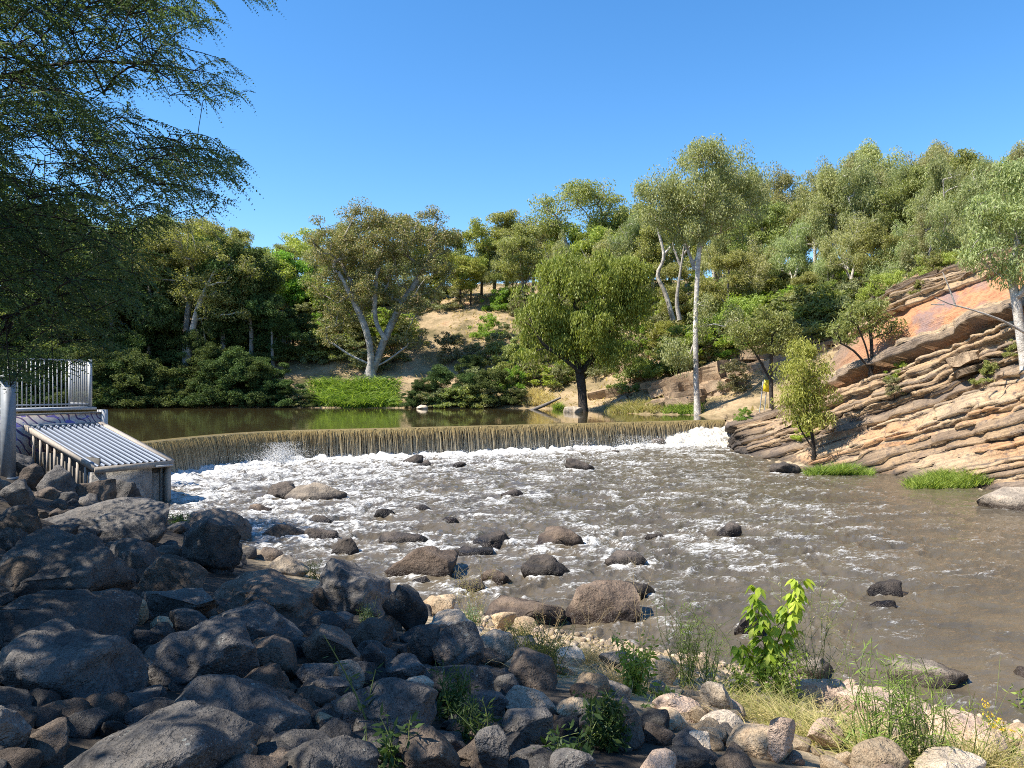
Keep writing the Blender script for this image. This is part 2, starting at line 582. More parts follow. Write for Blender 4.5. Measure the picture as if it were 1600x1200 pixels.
bmesh.ops.triangulate(bm, faces=bm.faces[:])
bmesh.ops.recalc_face_normals(bm, faces=bm.faces[:])
if bm.faces[0].normal.z < 0:
    bmesh.ops.reverse_faces(bm, faces=bm.faces[:])
pm = bpy.data.meshes.new('pool_water'); bm.to_mesh(pm); bm.free()
pm.materials.append(pool_m)
tag(link('pool_water', pm), 'still brown pool held back above the weir', kind='structure')

# ------------------------------------------------------------------ weir, its falling water
T = np.gradient(WEIR, axis=0); T /= np.linalg.norm(T, axis=1, keepdims=True)
DN = np.c_[T[:, 1], -T[:, 0]]             # downstream
ARC = np.concatenate([[0], np.cumsum(np.linalg.norm(np.diff(WEIR, axis=0), axis=1))])
weir = empty('weir', (0, 0, 0))
tag(weir, 'long low weir wall bending across the river under falling water', 'weir')
wm = rock_mat('wet_concrete', (0.025, 0.02, 0.014), (0.07, 0.055, 0.036), (0.05, 0.05, 0.03), 0.0, 0.6, False, 0.35)
I = np.arange(0, len(WEIR), 4)
prof = [(-0.7, -1.0), (-0.7, 1.93), (-0.15, 1.965), (0.10, 1.95), (0.22, 1.80), (0.30, 1.2), (0.38, 0.5), (0.48, -1.0)]
V = np.array([[*(WEIR[i] + DN[i] * o), z] for i in I for o, z in prof])
link('wall', mesh('weir_wall', V, [grid_faces(len(I), len(prof))[:, ::-1]], wm, True), weir)

fall_m, t, b, out = newmat('falling_water')
g = N(t, 'ShaderNodeNewGeometry')
sx = N(t, 'ShaderNodeSeparateXYZ'); L(t, g.outputs['Position'], sx.inputs[0])
hz = math_(t, 'MULTIPLY', sx.outputs[2], 0.5)
ir = g.outputs['Random Per Island']
c = ramp(t, hz, [(0.0, (0.62, 0.58, 0.48)), (0.5, (0.5, 0.43, 0.29)), (0.78, (0.5, 0.405, 0.225)), (0.95, (0.42, 0.33, 0.15))])
nn = tnoise(t, coords(t, 'Object', (5, 5, 0.5)), 2.4, 5, 0.75)
c = mix(t, 0.8, c, ramp(t, nn, [(0.3, (0.45, 0.42, 0.38)), (0.7, (1.35, 1.33, 1.3))]), 'MULTIPLY')
c = mix(t, 0.7, c, ramp(t, ir, [(0.0, (0.65, 0.64, 0.62)), (0.6, (1.0, 1.0, 1.0)), (1.0, (1.35, 1.36, 1.38))]), 'MULTIPLY')
L(t, c, b.inputs['Base Color'])
b.inputs['Roughness'].default_value = 0.22
b.inputs['IOR'].default_value = 1.33
tr = N(t, 'ShaderNodeBsdfTranslucent'); L(t, c, tr.inputs[0])
ms = N(t, 'ShaderNodeMixShader'); ms.inputs[0].default_value = 0.45
L(t, b.outputs[0], ms.inputs[1]); L(t, tr.outputs[0], ms.inputs[2]); L(t, ms.outputs[0], out.inputs[0])
bump(t, b, nn, 0.4, 0.05)

rs = np.random.RandomState(3)
def fall_pt(s, o, tt):
    """point on the sheet: s arc length, o extra outward, tt 0 (lip) .. 1 (foot)"""
    x = np.interp(s, ARC, WEIR[:, 0]); y = np.interp(s, ARC, WEIR[:, 1])
    nx = np.interp(s, ARC, DN[:, 0]); ny = np.interp(s, ARC, DN[:, 1])
    tt = np.broadcast_to(tt, np.shape(s)) if np.shape(tt) != np.shape(s) else tt
    out_ = 0.26 + 0.62 * np.power(np.maximum(tt, 0), 0.6) + o
    z = 2.02 - 0.12 * tt - 2.05 * np.power(np.maximum(tt, 0), 1.35)
    return np.stack([x + nx * out_, y + ny * out_, z], -1)
# unbroken lip
ns = 1500
s = np.linspace(0.0, ARC[-1], ns)
rows = []
for k, tt in enumerate([-1, -0.5, 0.0, 0.03, 0.08, 0.15, 0.24, 0.36, 0.5]):
    ss = np.c_[s * 3.0, np.full(ns, tt * 1.2), np.zeros(ns)]
    rib = (noise3(np.c_[s * 2.2, np.full(ns, 0.3), np.zeros(ns)], 1) * 0.06 + noise3(np.c_[s * 6.5, np.full(ns, tt * .8), np.zeros(ns)], 2) * 0.045)
    if tt < 0:
        x = np.interp(s, ARC, WEIR[:, 0]); y = np.interp(s, ARC, WEIR[:, 1])
        nx = np.interp(s, ARC, DN[:, 0]); ny = np.interp(s, ARC, DN[:, 1])
        o = 0.1 if tt == -0.5 else -0.45
        rows.append(np.stack([x + nx * o, y + ny * o, np.full(ns, 2.024 if tt == -0.5 else 2.006)], -1))
    else:
        rag = (0.62 + 0.55 * noise3(np.c_[s * 4.5, np.zeros(ns), np.full(ns, 2.2)], 5)) if tt >= 0.15 else 1.0
        p = fall_pt(s, rib * min(1, tt * 5 + 0.1), tt * rag)
        rows.append(p)
V = np.stack(rows).reshape(-1, 3)
F = [grid_faces(len(rows), ns)]
# threads of water below it
TV, TF = [], []
n0 = len(V)
TT = np.linspace(0, 1, 8)
for layer, (cnt, o0, wmin, wmax) in enumerate([(1700, -0.03, .016, .055), (1200, 0.03, .010, .035), (900, 0.09, .008, .022)]):
    s0 = np.sort(rs.uniform(0.1, ARC[-1] - 0.1, cnt))
    dens = fbm(np.c_[s0 * 0.55, np.full(cnt, layer), np.zeros(cnt)], 3, 21)
    keep = rs.rand(cnt) < 0.8 + 1.1 * dens
    s0 = s0[keep]; cnt = len(s0)
    w = rs.uniform(wmin, wmax, cnt)
    tA = rs.uniform(0.04, 0.2, cnt); tB = np.where(rs.rand(cnt) < 0.22, rs.uniform(0.4, 0.9, cnt), 1.0)
    o = o0 + rs.normal(0, 0.03, cnt)
    for side in (-1, 1):
        pass
    tt = tA[:, None] + (tB - tA)[:, None] * TT[None, :]
    wob = rs.normal(0, 0.012, (cnt, 8))
    w = w[:, None] * (0.55 + 0.75 * TT[None, :])
    Lf = fall_pt((s0[:, None] - w / 2 + wob), o[:, None] + 0 * tt, tt)
    Rt = fall_pt((s0[:, None] + w / 2 + wob), o[:, None] + 0.02 + 0 * tt, tt)
    VV = np.stack([Lf, Rt], 2).reshape(-1, 3)
    base = (np.arange(cnt) * 16)[:, None]
    kk = np.arange(7)[None, :] * 2
    FF = np.stack([base + kk, base + kk + 1, base + kk + 3, base + kk + 2], -1).reshape(-1, 4) + n0
    TV.append(VV); TF.append(FF); n0 += len(VV)
fm = mesh('waterfall', np.vstack([V] + TV), F + TF, fall_m, False)
tag(link('waterfall', fm), 'golden brown curtain of water pouring over the weir', kind='structure')

# ------------------------------------------------------------------ lower river
WATER_ROCKS = []      # filled by the rock list below before the river mesh is made: x, y, radius
def weir_y(x):
    return np.interp(x, WEIR[:, 0], WEIR[:, 1], left=36.8, right=64.4)

def make_river():
    ys = 8.0 * np.power(66 / 8.0, np.linspace(0, 1, 365))
    ts = np.linspace(-0.78, 0.95, 710)
    Y = np.repeat(ys[:, None], len(ts), 1)
    X = ts[None, :] * Y
    x, y = X.ravel(), Y.ravel()
    P = np.c_[x, y]
    dw = np.full(len(x), 1e9)
    for k in range(0, len(WEIR) - 10, 10):
        dw = np.minimum(dw, seg_dist(P, WEIR[k], WEIR[k + 10]))
    # how broken the water is
    turb = 0.42 + 0.72 * np.exp(-(dw / 6.5) ** 1.2)
    mid = np.exp(-((x - 1.5) / 13) ** 2) * sstep(14, 24, y)
    turb += 0.30 * mid
    turb += 0.3 * sstep(-1, -9, x) * sstep(20, 27, y)
    turb -= 0.26 * sstep(0.33, 0.62, x / y) * sstep(50, 32, y)
    turb -= 0.16 * sstep(21, 14, y)
    turb -= 0.2 * sstep(15.5, 19, x)
    turb += 0.16 * fbm(np.c_[x * 0.16, y * 0.16, np.zeros(len(x))], 3, 77)
    # wakes and cushions at the rocks
    fl = np.array([0.45, -0.89])
    wake = np.zeros(len(x))
    for rx, ry, rr in WATER_ROCKS:
        dx, dy = x - rx, y - ry
        m = (np.abs(dx) < 8 * rr + 1) & (np.abs(dy) < 8 * rr + 1)
        if not m.any(): continue
        a = dx[m] * fl[0] + dy[m] * fl[1]
        c_ = dx[m] * fl[1] - dy[m] * fl[0]
        d = np.hypot(a, c_)
        ring = np.exp(-((d - rr * 1.1) / (0.4 * rr + 0.08)) ** 2) * 0.3 * (a < rr * 0.7)
        tail = np.exp(-(np.abs(np.abs(c_) - rr * (0.85 + 0.12 * a / rr)) / (0.28 * rr + 0.05)) ** 2) * np.exp(-np.maximum(a, 0) / (3.0 * rr)) * (a > 0) * 0.55
        wake[m] = np.maximum(wake[m], ring + tail)
    turb = np.clip(turb, 0.05, 1.15)
    # flow coordinates
    ang = 0.42 + 0.5 * sstep(45, 12, y)
    fu = x * np.cos(0.5) + y * np.sin(0.5)     # across
    fv = x * np.sin(0.5) - y * np.cos(0.5)     # along
    z0 = np.zeros(len(x))
    wx = fbm(np.c_[fu * 0.35, fv * 0.35, z0], 3, 31) * 1.3
    q = np.c_[fu * 0.55 + wx, fv * 0.85 + wx * 0.6, z0]
    r1 = 1 - 2 * np.abs(noise3(q, 41))
    r2 = 1 - 2 * np.abs(noise3(q * np.array([2.1, 2.3, 1]) + 5, 42))
    r3 = 1 - 2 * np.abs(noise3(q * np.array([4.6, 4.9, 1]) + 9, 43))
    r4 = noise3(q * np.array([10.5, 11.5, 1]) + 2, 44)
    hgt = 0.46 * r1 + 0.3 * r2 + 0.2 * r3 + 0.15 * r4
    amp = 0.09 + 0.30 * turb
    z = (hgt - 0.35) * amp
    boil = np.exp(-(dw / 2.4) ** 2)
    q2 = np.c_[x * 1.1, y * 1.1, z0]
    z += boil * (0.18 + 0.42 * np.maximum(fbm(q2, 4, 51) + 0.15, 0))
    z += wake * 0.07 * (0.6 + fbm(np.c_[x * 3, y * 3, z0], 2, 8))
    big = fbm(np.c_[fu * 0.5, fv * 0.28, z0], 4, 61)
    wake = wake * np.clip(0.55 + 1.3 * fbm(np.c_[x * 2.2, y * 2.2, z0], 3, 19), 0, 1.4)
    foam = 0.44 * turb - 0.085 + 0.75 * (hgt - 0.35) + 0.38 * big + 0.6 * wake + 0.5 * boil
    ok = (y < weir_y(x) + 0.3)
    F = grid_faces(len(ys), len(ts))
    F = F[ok[F].all(1)]
    fl_uv = np.c_[fu, fv, z0]
    return mesh('river_water', np.c_[x, y, z], [F], M['river'], True, {'foam': foam, 'flow': fl_uv, 'turb': turb})

river_m, t, b, _ = newmat('river_water')
fv_ = attr(t, 'flow', 'Vector')
mp = N(t, 'ShaderNodeMapping'); mp.inputs['Scale'].default_value = (0.5, 1.0, 1.0); L(t, fv_, mp.inputs[0])
d1 = tnoise(t, mp.outputs[0], 2.2, 5, 0.6, 0.9)
d2 = tnoise(t, mp.outputs[0], 9.0, 5, 0.68, 0.6)
d3 = tnoise(t, mp.outputs[0], 34.0, 3, 0.6, 0.2)
d4 = tnoise(t, mp.outputs[0], 5.0, 4, 0.6, 1.2)
rd = math_(t, 'SUBTRACT', 1.0, math_(t, 'MULTIPLY', math_(t, 'ABSOLUTE', math_(t, 'SUBTRACT', d1, 0.5)), 7.0), clamp=True)
rd2 = math_(t, 'SUBTRACT', 1.0, math_(t, 'MULTIPLY', math_(t, 'ABSOLUTE', math_(t, 'SUBTRACT', d4, 0.5)), 8.0), clamp=True)
lace = math_(t, 'MULTIPLY_ADD', rd, 0.34, math_(t, 'MULTIPLY', rd2, 0.24))
det = math_(t, 'ADD', lace, math_(t, 'ADD', math_(t, 'MULTIPLY', d2, 0.62), math_(t, 'MULTIPLY', d3, 0.32)))
f = math_(t, 'ADD', attr(t, 'foam'), math_(t, 'SUBTRACT', det, 0.815))
fo = ramp(t, f, [(0.44, (0, 0, 0)), (0.60, (0.25, 0.25, 0.25)), (0.86, (1, 1, 1))])
murk = ramp(t, tnoise(t, coords(t), 0.35, 4, 0.6), [(0.35, (0.074, 0.061, 0.043)), (0.65, (0.114, 0.091, 0.06))])
c = mix(t, fo, murk, ramp(t, d3, [(0.32, (0.34, 0.32, 0.28)), (0.5, (0.58, 0.57, 0.54)), (0.66, (0.74, 0.74, 0.72))]))
L(t, c, b.inputs['Base Color'])
rr = N(t, 'ShaderNodeMapRange'); L(t, fo, rr.inputs[0]); rr.inputs[3].default_value = 0.045; rr.inputs[4].default_value = 0.6
L(t, rr.outputs[0], b.inputs['Roughness'])
b.inputs['IOR'].default_value = 1.33
tb = attr(t, 'turb')
n1 = N(t, 'ShaderNodeBump'); n1.inputs['Distance'].default_value = 0.10
L(t, d1, n1.inputs['Height']); L(t, math_(t, 'MULTIPLY_ADD', tb, 0.7, 0.5), n1.inputs['Strength'])
n2_ = N(t, 'ShaderNodeBump'); n2_.inputs['Distance'].default_value = 0.03
L(t, d2, n2_.inputs['Height']); L(t, math_(t, 'MULTIPLY_ADD', tb, 0.7, 0.55), n2_.inputs['Strength']); L(t, n1.outputs[0], n2_.inputs['Normal'])
L(t, n2_.outputs[0], b.inputs['Normal'])
M['river'] = river_m

# white water and spray
white_m, t, b, _ = newmat('white_water')
v = coords(t)
nn = tnoise(t, coords(t, 'Object', (1.6, 1.6, 0.6)), 2.4, 6, 0.7, 0.8); nf = tnoise(t, v, 11.0, 5, 0.7, 0.4)
L(t, ramp(t, math_(t, 'MULTIPLY_ADD', nf, 0.4, math_(t, 'MULTIPLY', nn, 0.6)), [(0.34, (0.36, 0.28, 0.17)), (0.48, (0.62, 0.57, 0.47)), (0.62, (0.78, 0.77, 0.74))]), b.inputs['Base Color'])
b.inputs['Roughness'].default_value = 0.5
bump(t, b, nf, 0.7, 0.06, bump(t, None, nn, 0.8, 0.2))
spray_m = plain('spray_drops', (0.8, 0.8, 0.79), 0.3, 0, 0.03)
# cascade at the far end: water tumbling down broken rock
def cascade():
    s0, s1 = ARC[-1] - 9.0, ARC[-1] - 0.1
    nu, nv = 110, 60
    uu, vv = np.meshgrid(np.linspace(0, 1, nu), np.linspace(0, 1, nv))
    s = s0 + (s1 - s0) * uu
    x = np.interp(s, ARC, WEIR[:, 0]); y = np.interp(s, ARC, WEIR[:, 1])
    nx = np.interp(s, ARC, DN[:, 0]); ny = np.interp(s, ARC, DN[:, 1])
    top = 0.25 + 1.25 * np.clip(uu * 1.5, 0, 1) ** 0.8
    reach = 0.9 + 2.6 * np.clip(uu * 1.4, 0, 1)
    o = 0.35 + reach * vv
    z = top * (1 - vv ** 1.15) + 0.05
    P = np.stack([x + nx * o, y + ny * o, z], -1).reshape(-1, 3)
    n = fbm(P * np.array([1.1, 1.1, 0.9]), 4, 91)
    P[:, 2] += n * 0.42
    P[:, 0] += fbm(P * 1.7, 3, 92) * 0.25
    P[:, 1] += fbm(P * 1.7, 3, 93) * 0.25
    return mesh('cascade', P, [grid_faces(nv, nu)], white_m, True)
tag(link('cascade_water', cascade()), 'white cascade tumbling over broken rock at the end of the weir', kind='structure')

tet = np.array([[1, 1, 1], [1, -1, -1], [-1, 1, -1], [-1, -1, 1]], float) * 0.6
tetf = np.array([[0, 1, 2], [0, 3, 1], [0, 2, 3], [1, 3, 2]])
def drops(C, r):
    n = len(C)
    a = rs.rand(n, 3, 3) - 0.5
    q, _ = np.linalg.qr(a)
    V = C[:, None, :] + (tet[None] @ q) * r[:, None, None]
    F = (np.arange(n) * 4)[:, None, None] + tetf[None]
    return V.reshape(-1, 3), F.reshape(-1, 3)
SC_, SR = [], []
def plume(s, o, n, h, w, dr):
    """a burst of spray at arc length s"""
    a = rs.rand(n) ** 1.6
    ss = s + rs.normal(0, w, n) * (0.5 + a)
    x = np.interp(ss, ARC, WEIR[:, 0]); y = np.interp(ss, ARC, WEIR[:, 1])
    nx = np.interp(ss, ARC, DN[:, 0]); ny = np.interp(ss, ARC, DN[:, 1])
    oo = o + rs.normal(0, 0.3, n)
    SC_.append(np.c_[x + nx * oo, y + ny * oo, 0.1 + a * h])
    SR.append(rs.uniform(0.012, dr, n) * (1.25 - 0.7 * a))
SB = float(np.interp(48.6, WEIR[:, 1], ARC))
plume(SB, 1.4, 6000, 1.3, 0.6, 0.026)
plume(SB - 0.6, 1.6, 3500, 0.8, 1.2, 0.026)
plume(SB + 0.5, 1.3, 2200, 0.9, 0.9, 0.022)
for k in range(34):
    s_ = rs.uniform(1, ARC[-1] - 1)
    near_right = np.exp(-((s_ - (ARC[-1] - 11)) / 6) ** 2)
    plume(s_, 1.2, int(120 + 260 * near_right), 0.3 + 0.6 * near_right + rs.rand() * 0.2, 0.45, 0.03)
plume(ARC[-1] - 4, 2.6, 1600, 1.0, 2.0, 0.05)
V, F = drops(np.vstack(SC_), np.concatenate(SR))
tag(link('spray', mesh('spray', V, [F], spray_m)), 'white spray bursting up along the foot of the weir', 'spray', kind='stuff')

# ------------------------------------------------------------------ tilted rock beds on the far bank
NB = np.array([-0.246, 0.246, 0.938]); NB /= np.linalg.norm(NB)      # normal of the beds
TR = np.array([13.7, -13.0, 7.0]); TR /= np.linalg.norm(TR)           # the way they climb across the face
T2 = np.cross(NB, TR)
rc = np.random.RandomState(11)
bed_edges = [-6.0]
while bed_edges[-1] < 26:
    bed_edges.append(bed_edges[-1] + (rc.uniform(0.06, 0.19) if rc.rand() < 0.84 else rc.uniform(0.35, 0.65)))
bed_edges = [e for e in bed_edges if not 12.8 < e < 15.4] + [12.8, 15.4]
bed_edges = np.array(sorted(bed_edges))
bed_out = rc.uniform(-0.75, 0.65, len(bed_edges) + 1)
bed_col = rc.rand(len(bed_edges) + 1) * 0.9
thk = np.concatenate([[0.3], np.diff(bed_edges), [0.3]])
bed_out *= np.clip(0.55 + thk * 1.1, 0.6, 1.15)
iM = np.searchsorted(bed_edges, 14.0)
bed_out[iM] = -0.55; bed_out[iM + 1] = 0.5
mids = np.concatenate([[-6], (bed_edges[1:] + bed_edges[:-1]) / 2, [26]])
bed_out[(mids > 12.2) & (mids < 12.8)] = 0.75
rec = (mids > 11.3) & (mids <= 12.2)
bed_out[rec] = -1.15; bed_col[rec] = 0.42
RECI = np.nonzero(rec)[0]

cliff_m, t, b, _ = newmat('bedded_sandstone')
v = coords(t)
bc = attr(t, 'bed')
n1 = tnoise(t, v, 0.55, 6, 0.62); n2 = tnoise(t, v, 3.2, 6, 0.66); n3 = tnoise(t, v, 15, 4, 0.7)
# fine lamination along the beds
dp = N(t, 'ShaderNodeVectorMath', operation='DOT_PRODUCT'); L(t, v, dp.inputs[0]); dp.inputs[1].default_value = tuple(NB)
cx = N(t, 'ShaderNodeCombineXYZ')
L(t, math_(t, 'MULTIPLY_ADD', dp.outputs['Value'], 9.0, math_(t, 'MULTIPLY', n2, 1.6)), cx.inputs[0])
L(t, math_(t, 'MULTIPLY', n1, 1.5), cx.inputs[1])
lam = tnoise(t, cx.outputs[0], 1.0, 4, 0.6)
c = ramp(t, bc, [(0.0, (0.085, 0.062, 0.047)), (0.2, (0.25, 0.18, 0.12)), (0.4, (0.40, 0.275, 0.16)), (0.55, (0.19, 0.145, 0.11)), (0.78, (0.41, 0.305, 0.195)), (1.0, (0.40, 0.21, 0.10))])
c = mix(t, 0.6, c, ramp(t, lam, [(0.3, (0.55, 0.53, 0.5)), (0.65, (1.25, 1.22, 1.15))]), 'MULTIPLY')
st = ramp(t, n1, [(0.42, (1, 1, 1)), (0.56, (0, 0, 0))])
c = mix(t, math_(t, 'MULTIPLY', ramp(t, n2, [(0.5, (0, 0, 0)), (0.66, (1, 1, 1))]), 0.8), c, (0.10, 0.08, 0.07))
oc = ramp(t, n2, [(0.3, (0.26, 0.11, 0.065)), (0.45, (0.37, 0.175, 0.09)), (0.6, (0.42, 0.235, 0.12)), (0.75, (0.22, 0.125, 0.10))])
oc = mix(t, ramp(t, n1, [(0.5, (0, 0, 0)), (0.64, (1, 1, 1))]), oc, (0.24, 0.16, 0.14))
c = mix(t, attr(t, 'orange'), c, oc)
c = mix(t, 0.45, c, ramp(t, n3, [(0.3, (0.6, 0.6, 0.6)), (0.7, (1.3, 1.3, 1.3))]), 'MULTIPLY')
c = mix(t, attr(t, 'wet'), c, (0.03, 0.027, 0.026))
L(t, c, b.inputs['Base Color'])
b.inputs['Roughness'].default_value = 0.88
b.inputs['Specular IOR Level'].default_value = 0.2
bump(t, b, n3, 0.6, 0.04, bump(t, None, lam, 0.7, 0.12, bump(t, None, n2, 0.6, 0.2)))

pe = np.array([0, 1.0, 3, 5.5, 7.5, 10, 14, 19], float)
pzn = np.array([-0.4, .6, 2.2, 5.2, 9.2, 11.8, 13.7, 14.8])
pef = np.array([0, .5, 4, 7, 12, 16, 19], float)
pzf = np.array([-0.4, 2.0, 2.55, 4.4, 9, 12, 13.5])
def cliff_base(s_idx, a):
    """s_idx: index along RB (array), a: 0..1 up the slope"""
    x = np.interp(s_idx, np.arange(len(RB)), RB[:, 0]); y = np.interp(s_idx, np.arange(len(RB)), RB[:, 1])
    e = a * 18.0 - 0.6
    zn = np.interp(e, pe, pzn, left=-1.2); zf = np.interp(e, pef, pzf, left=-1.2)
    k = sstep(50, 60, y)
    z = zn * (1 - k) + zf * k
    k2 = sstep(30, 22, y)
    z = z * (1 - 0.35 * k2)
    return np.stack([x + 0.98 * e, y + 0.20 * e, z], -1)

def bed_coord(P):
    return P @ NB + fbm(P * 0.2, 3, 71) * 0.55 + fbm(P * 1.1, 2, 72) * 0.05

def cliff_disp(P, b0=None, i=None):
    if b0 is None: b0 = bed_coord(P)
    if i is None: i = np.searchsorted(bed_edges, b0)
    pr = bed_out[i]
    along = P @ TR
    # joints across each bed: blocks standing forward or fallen away
    blk = noise3(np.stack([along * (0.5 + 0.9 * bed_col[i]) + i * 7.7, i * 5.13, np.zeros(len(i))], -1) + 0.37, 73)
    blk = np.clip(blk * 4.0, -0.5, 0.5)
    mod = 0.75 + 0.9 * noise3(np.c_[along * 0.14, i * 0.9, np.zeros(len(i))], 74)
    massive = (i == iM) & (P[:, 1] < 56)
    D = np.where(massive, -0.5, pr * mod) + 0.32 * np.where(massive, 0.1, blk) + fbm(P * 0.38, 3, 78) * np.where(massive, 0.4, 0.7) + fbm(P * 1.1, 4, 75) * np.where(massive, 0.2, 0.34) + fbm(P * 4.0, 3, 76) * 0.14
    low = sstep(0.2, 1.4, P[:, 2])
    D = D * (0.55 + 0.45 * low) * np.where(P[:, 1] > 55, 0.75, 1)
    return D, i, massive, b0

def cliff_mesh():
    # rows follow the beds, so every bed keeps a clean broken edge
    lev, li = [], []
    for k in range(len(bed_edges) - 1):
        lo, hi = bed_edges[k], bed_edges[k + 1]
        m = max(2, int((hi - lo) / 0.11) + 1)
        for q in np.linspace(lo + 0.006, hi - 0.006, m):
            lev.append(q); li.append(k + 1)
    lev, li = np.array(lev), np.array(li)
    nu = 420
    su = np.linspace(0, len(RB) - 1, nu)
    aa = np.linspace(0, 1, 700)
    V = np.zeros((len(lev), nu, 3)); ok = np.zeros((len(lev), nu), bool)
    for c in range(nu):
        P = cliff_base(np.full(700, su[c]), aa)
        bb = np.maximum.accumulate(bed_coord(P) + aa * 1e-3)
        a_ = np.interp(lev, bb, aa)
        V[:, c] = np.stack([np.interp(a_, aa, P[:, k]) for k in range(3)], 1)
        ok[:, c] = (lev > bb[0] - 0.25) & (lev < bb[-1] + 0.25)
    P = V.reshape(-1, 3)
    I_ = np.repeat(li, nu); B_ = np.repeat(lev, nu)
    D, i, mas, b0 = cliff_disp(P, B_, I_)
    V = P + D[:, None] * np.array([-0.88, -0.35, 0.12])
    n = fbm(P * 0.35, 3, 79)
    orange = np.where(mas, sstep(57, 49, P[:, 1]) * sstep(-0.5, -0.2, n + 0.15), 0.0)
    gold = (i == RECI[-1]) * sstep(58, 50, P[:, 1]) * 0.8
    wet = sstep(0.55, 0.15, V[:, 2] + n * 0.5) * 0.7
    wet = np.maximum(wet, sstep(19.5, 16.5, P[:, 0]) * sstep(52, 57, P[:, 1]) * sstep(2.2, 1.2, V[:, 2] + n * 0.8))
    col = np.clip(bed_col[i] + n * 0.25, 0, 1)
    F = grid_faces(len(lev), nu)[:, ::-1]
    F = F[ok.ravel()[F].all(1)]
    return mesh('rock_cliff', V, [F], cliff_m, False,
                {'bed': col, 'orange': np.clip(np.maximum(orange, gold), 0, 1), 'wet': np.clip(wet, 0, 0.9)})
cliff = link('rock_cliff', cliff_mesh())
tag(cliff, 'tilted sandstone beds climbing the far bank beside the weir', kind='structure')

# loose slabs and ledges lying along the beds
slab_m = rock_mat('sandstone_slab', (0.17, 0.12, 0.08), (0.38, 0.28, 0.18), (0.3, 0.19, 0.11), 0.0, 0.5)
def slab_mesh(seed, Lx, Ly, Lz):
    r = np.random.RandomState(seed)
    bm = bmesh.new()
    bmesh.ops.create_cube(bm, size=1.0)
    bmesh.ops.subdivide_edges(bm, edges=bm.edges[:], cuts=4, use_grid_fill=True)
    V = np.array([v.co[:] for v in bm.verts])
    V[:, 0] *= Lx; V[:, 1] *= Ly; V[:, 2] *= Lz
    taper = 1 - 0.45 * np.abs(V[:, 0] / Lx * 2) ** 2 * r.uniform(0.2, 1)
    V[:, 2] *= taper
    V[:, 1] *= 1 - 0.3 * np.abs(V[:, 0] / Lx * 2) ** 3
    V += np.stack([noise3(V * 1.1 + seed * 3.1, 81), noise3(V * 1.1 + seed * 3.1, 82), noise3(V * 1.1 + seed, 83) * 0.5], -1) * 0.55 * np.array([1, 1, Lz])
    for vv, p in zip(bm.verts, V): vv.co = p
    bmesh.ops.triangulate(bm, faces=bm.faces[:])
    me = bpy.data.meshes.new('rock_slab'); bm.to_mesh(me); bm.free()
    me.materials.append(slab_m)
    return me
slabs = [slab_mesh(k, rc.uniform(1.6, 4.0), rc.uniform(0.9, 1.7), rc.uniform(0.16, 0.5)) for k in range(14)]
Rm = np.stack([TR, T2, NB], 1)
from mathutils import Matrix
for k in range(30):
    si = rc.uniform(0.10, 0.86) * (len(RB) - 1)
    a = rc.beta(1.1, 1.3) * 0.8 + 0.04
    p0 = cliff_base(np.array([si]), np.array([a]))
    D, i, mas, b0 = cliff_disp(p0)
    if mas[0] and p0[0, 1] < 56: continue
    p = p0[0] + D[0] * np.array([-0.88, -0.35, 0.12]) + np.array([0.25, 0.1, -0.02])
    j = Matrix.Rotation(rc.normal(0, 0.12), 3, 'Z') @ Matrix.Rotation(rc.normal(0, 0.06), 3, 'X') @ Matrix.Rotation(rc.normal(0, 0.05), 3, 'Y')
    o = link('rock_slab', slabs[k % 14], cliff, p)
    o.rotation_euler = (Matrix(Rm.tolist()) @ j).to_euler()
    sc = rc.uniform(0.55, 1.15)
    o.scale = (sc * rc.uniform(0.8, 1.3), sc, sc * rc.uniform(0.7, 1.4))

outcrop = empty('rock_outcrop', (0, 0, 0))
tag(outcrop, 'shadowed rock ledges on the slope behind the tallest gum', kind='structure')
for k in range(100):
    px = rc.uniform(955, 1330); py = rc.uniform(565, 636) - max(0, px - 1080) * 0.42
    p = hit_ground(px, py, 0, 30, 130)
    if p[2] < 2.2: continue
    o = link('rock_slab', slabs[k % 14], outcrop, (p[0], p[1], p[2] + 0.1))
    o.rotation_euler = (rc.normal(0, .12), rc.normal(-0.22, .1), rc.normal(-0.2, .3))
    sc = rc.uniform(0.8, 1.7)
    o.scale = (sc * rc.uniform(0.8, 1.4), sc, sc * rc.uniform(1.2, 2.4))

# ------------------------------------------------------------------ boulders
_ico = {}
def ico(sub):
    if sub not in _ico:
        bm = bmesh.new()
        bmesh.ops.create_icosphere(bm, subdivisions=sub, radius=1.0)
        V = np.array([v.co[:] for v in bm.verts])
        F = np.array([[v.index for v in f.verts] for f in bm.faces])
        bm.free()
        _ico[sub] = (V, F)
    return _ico[sub]

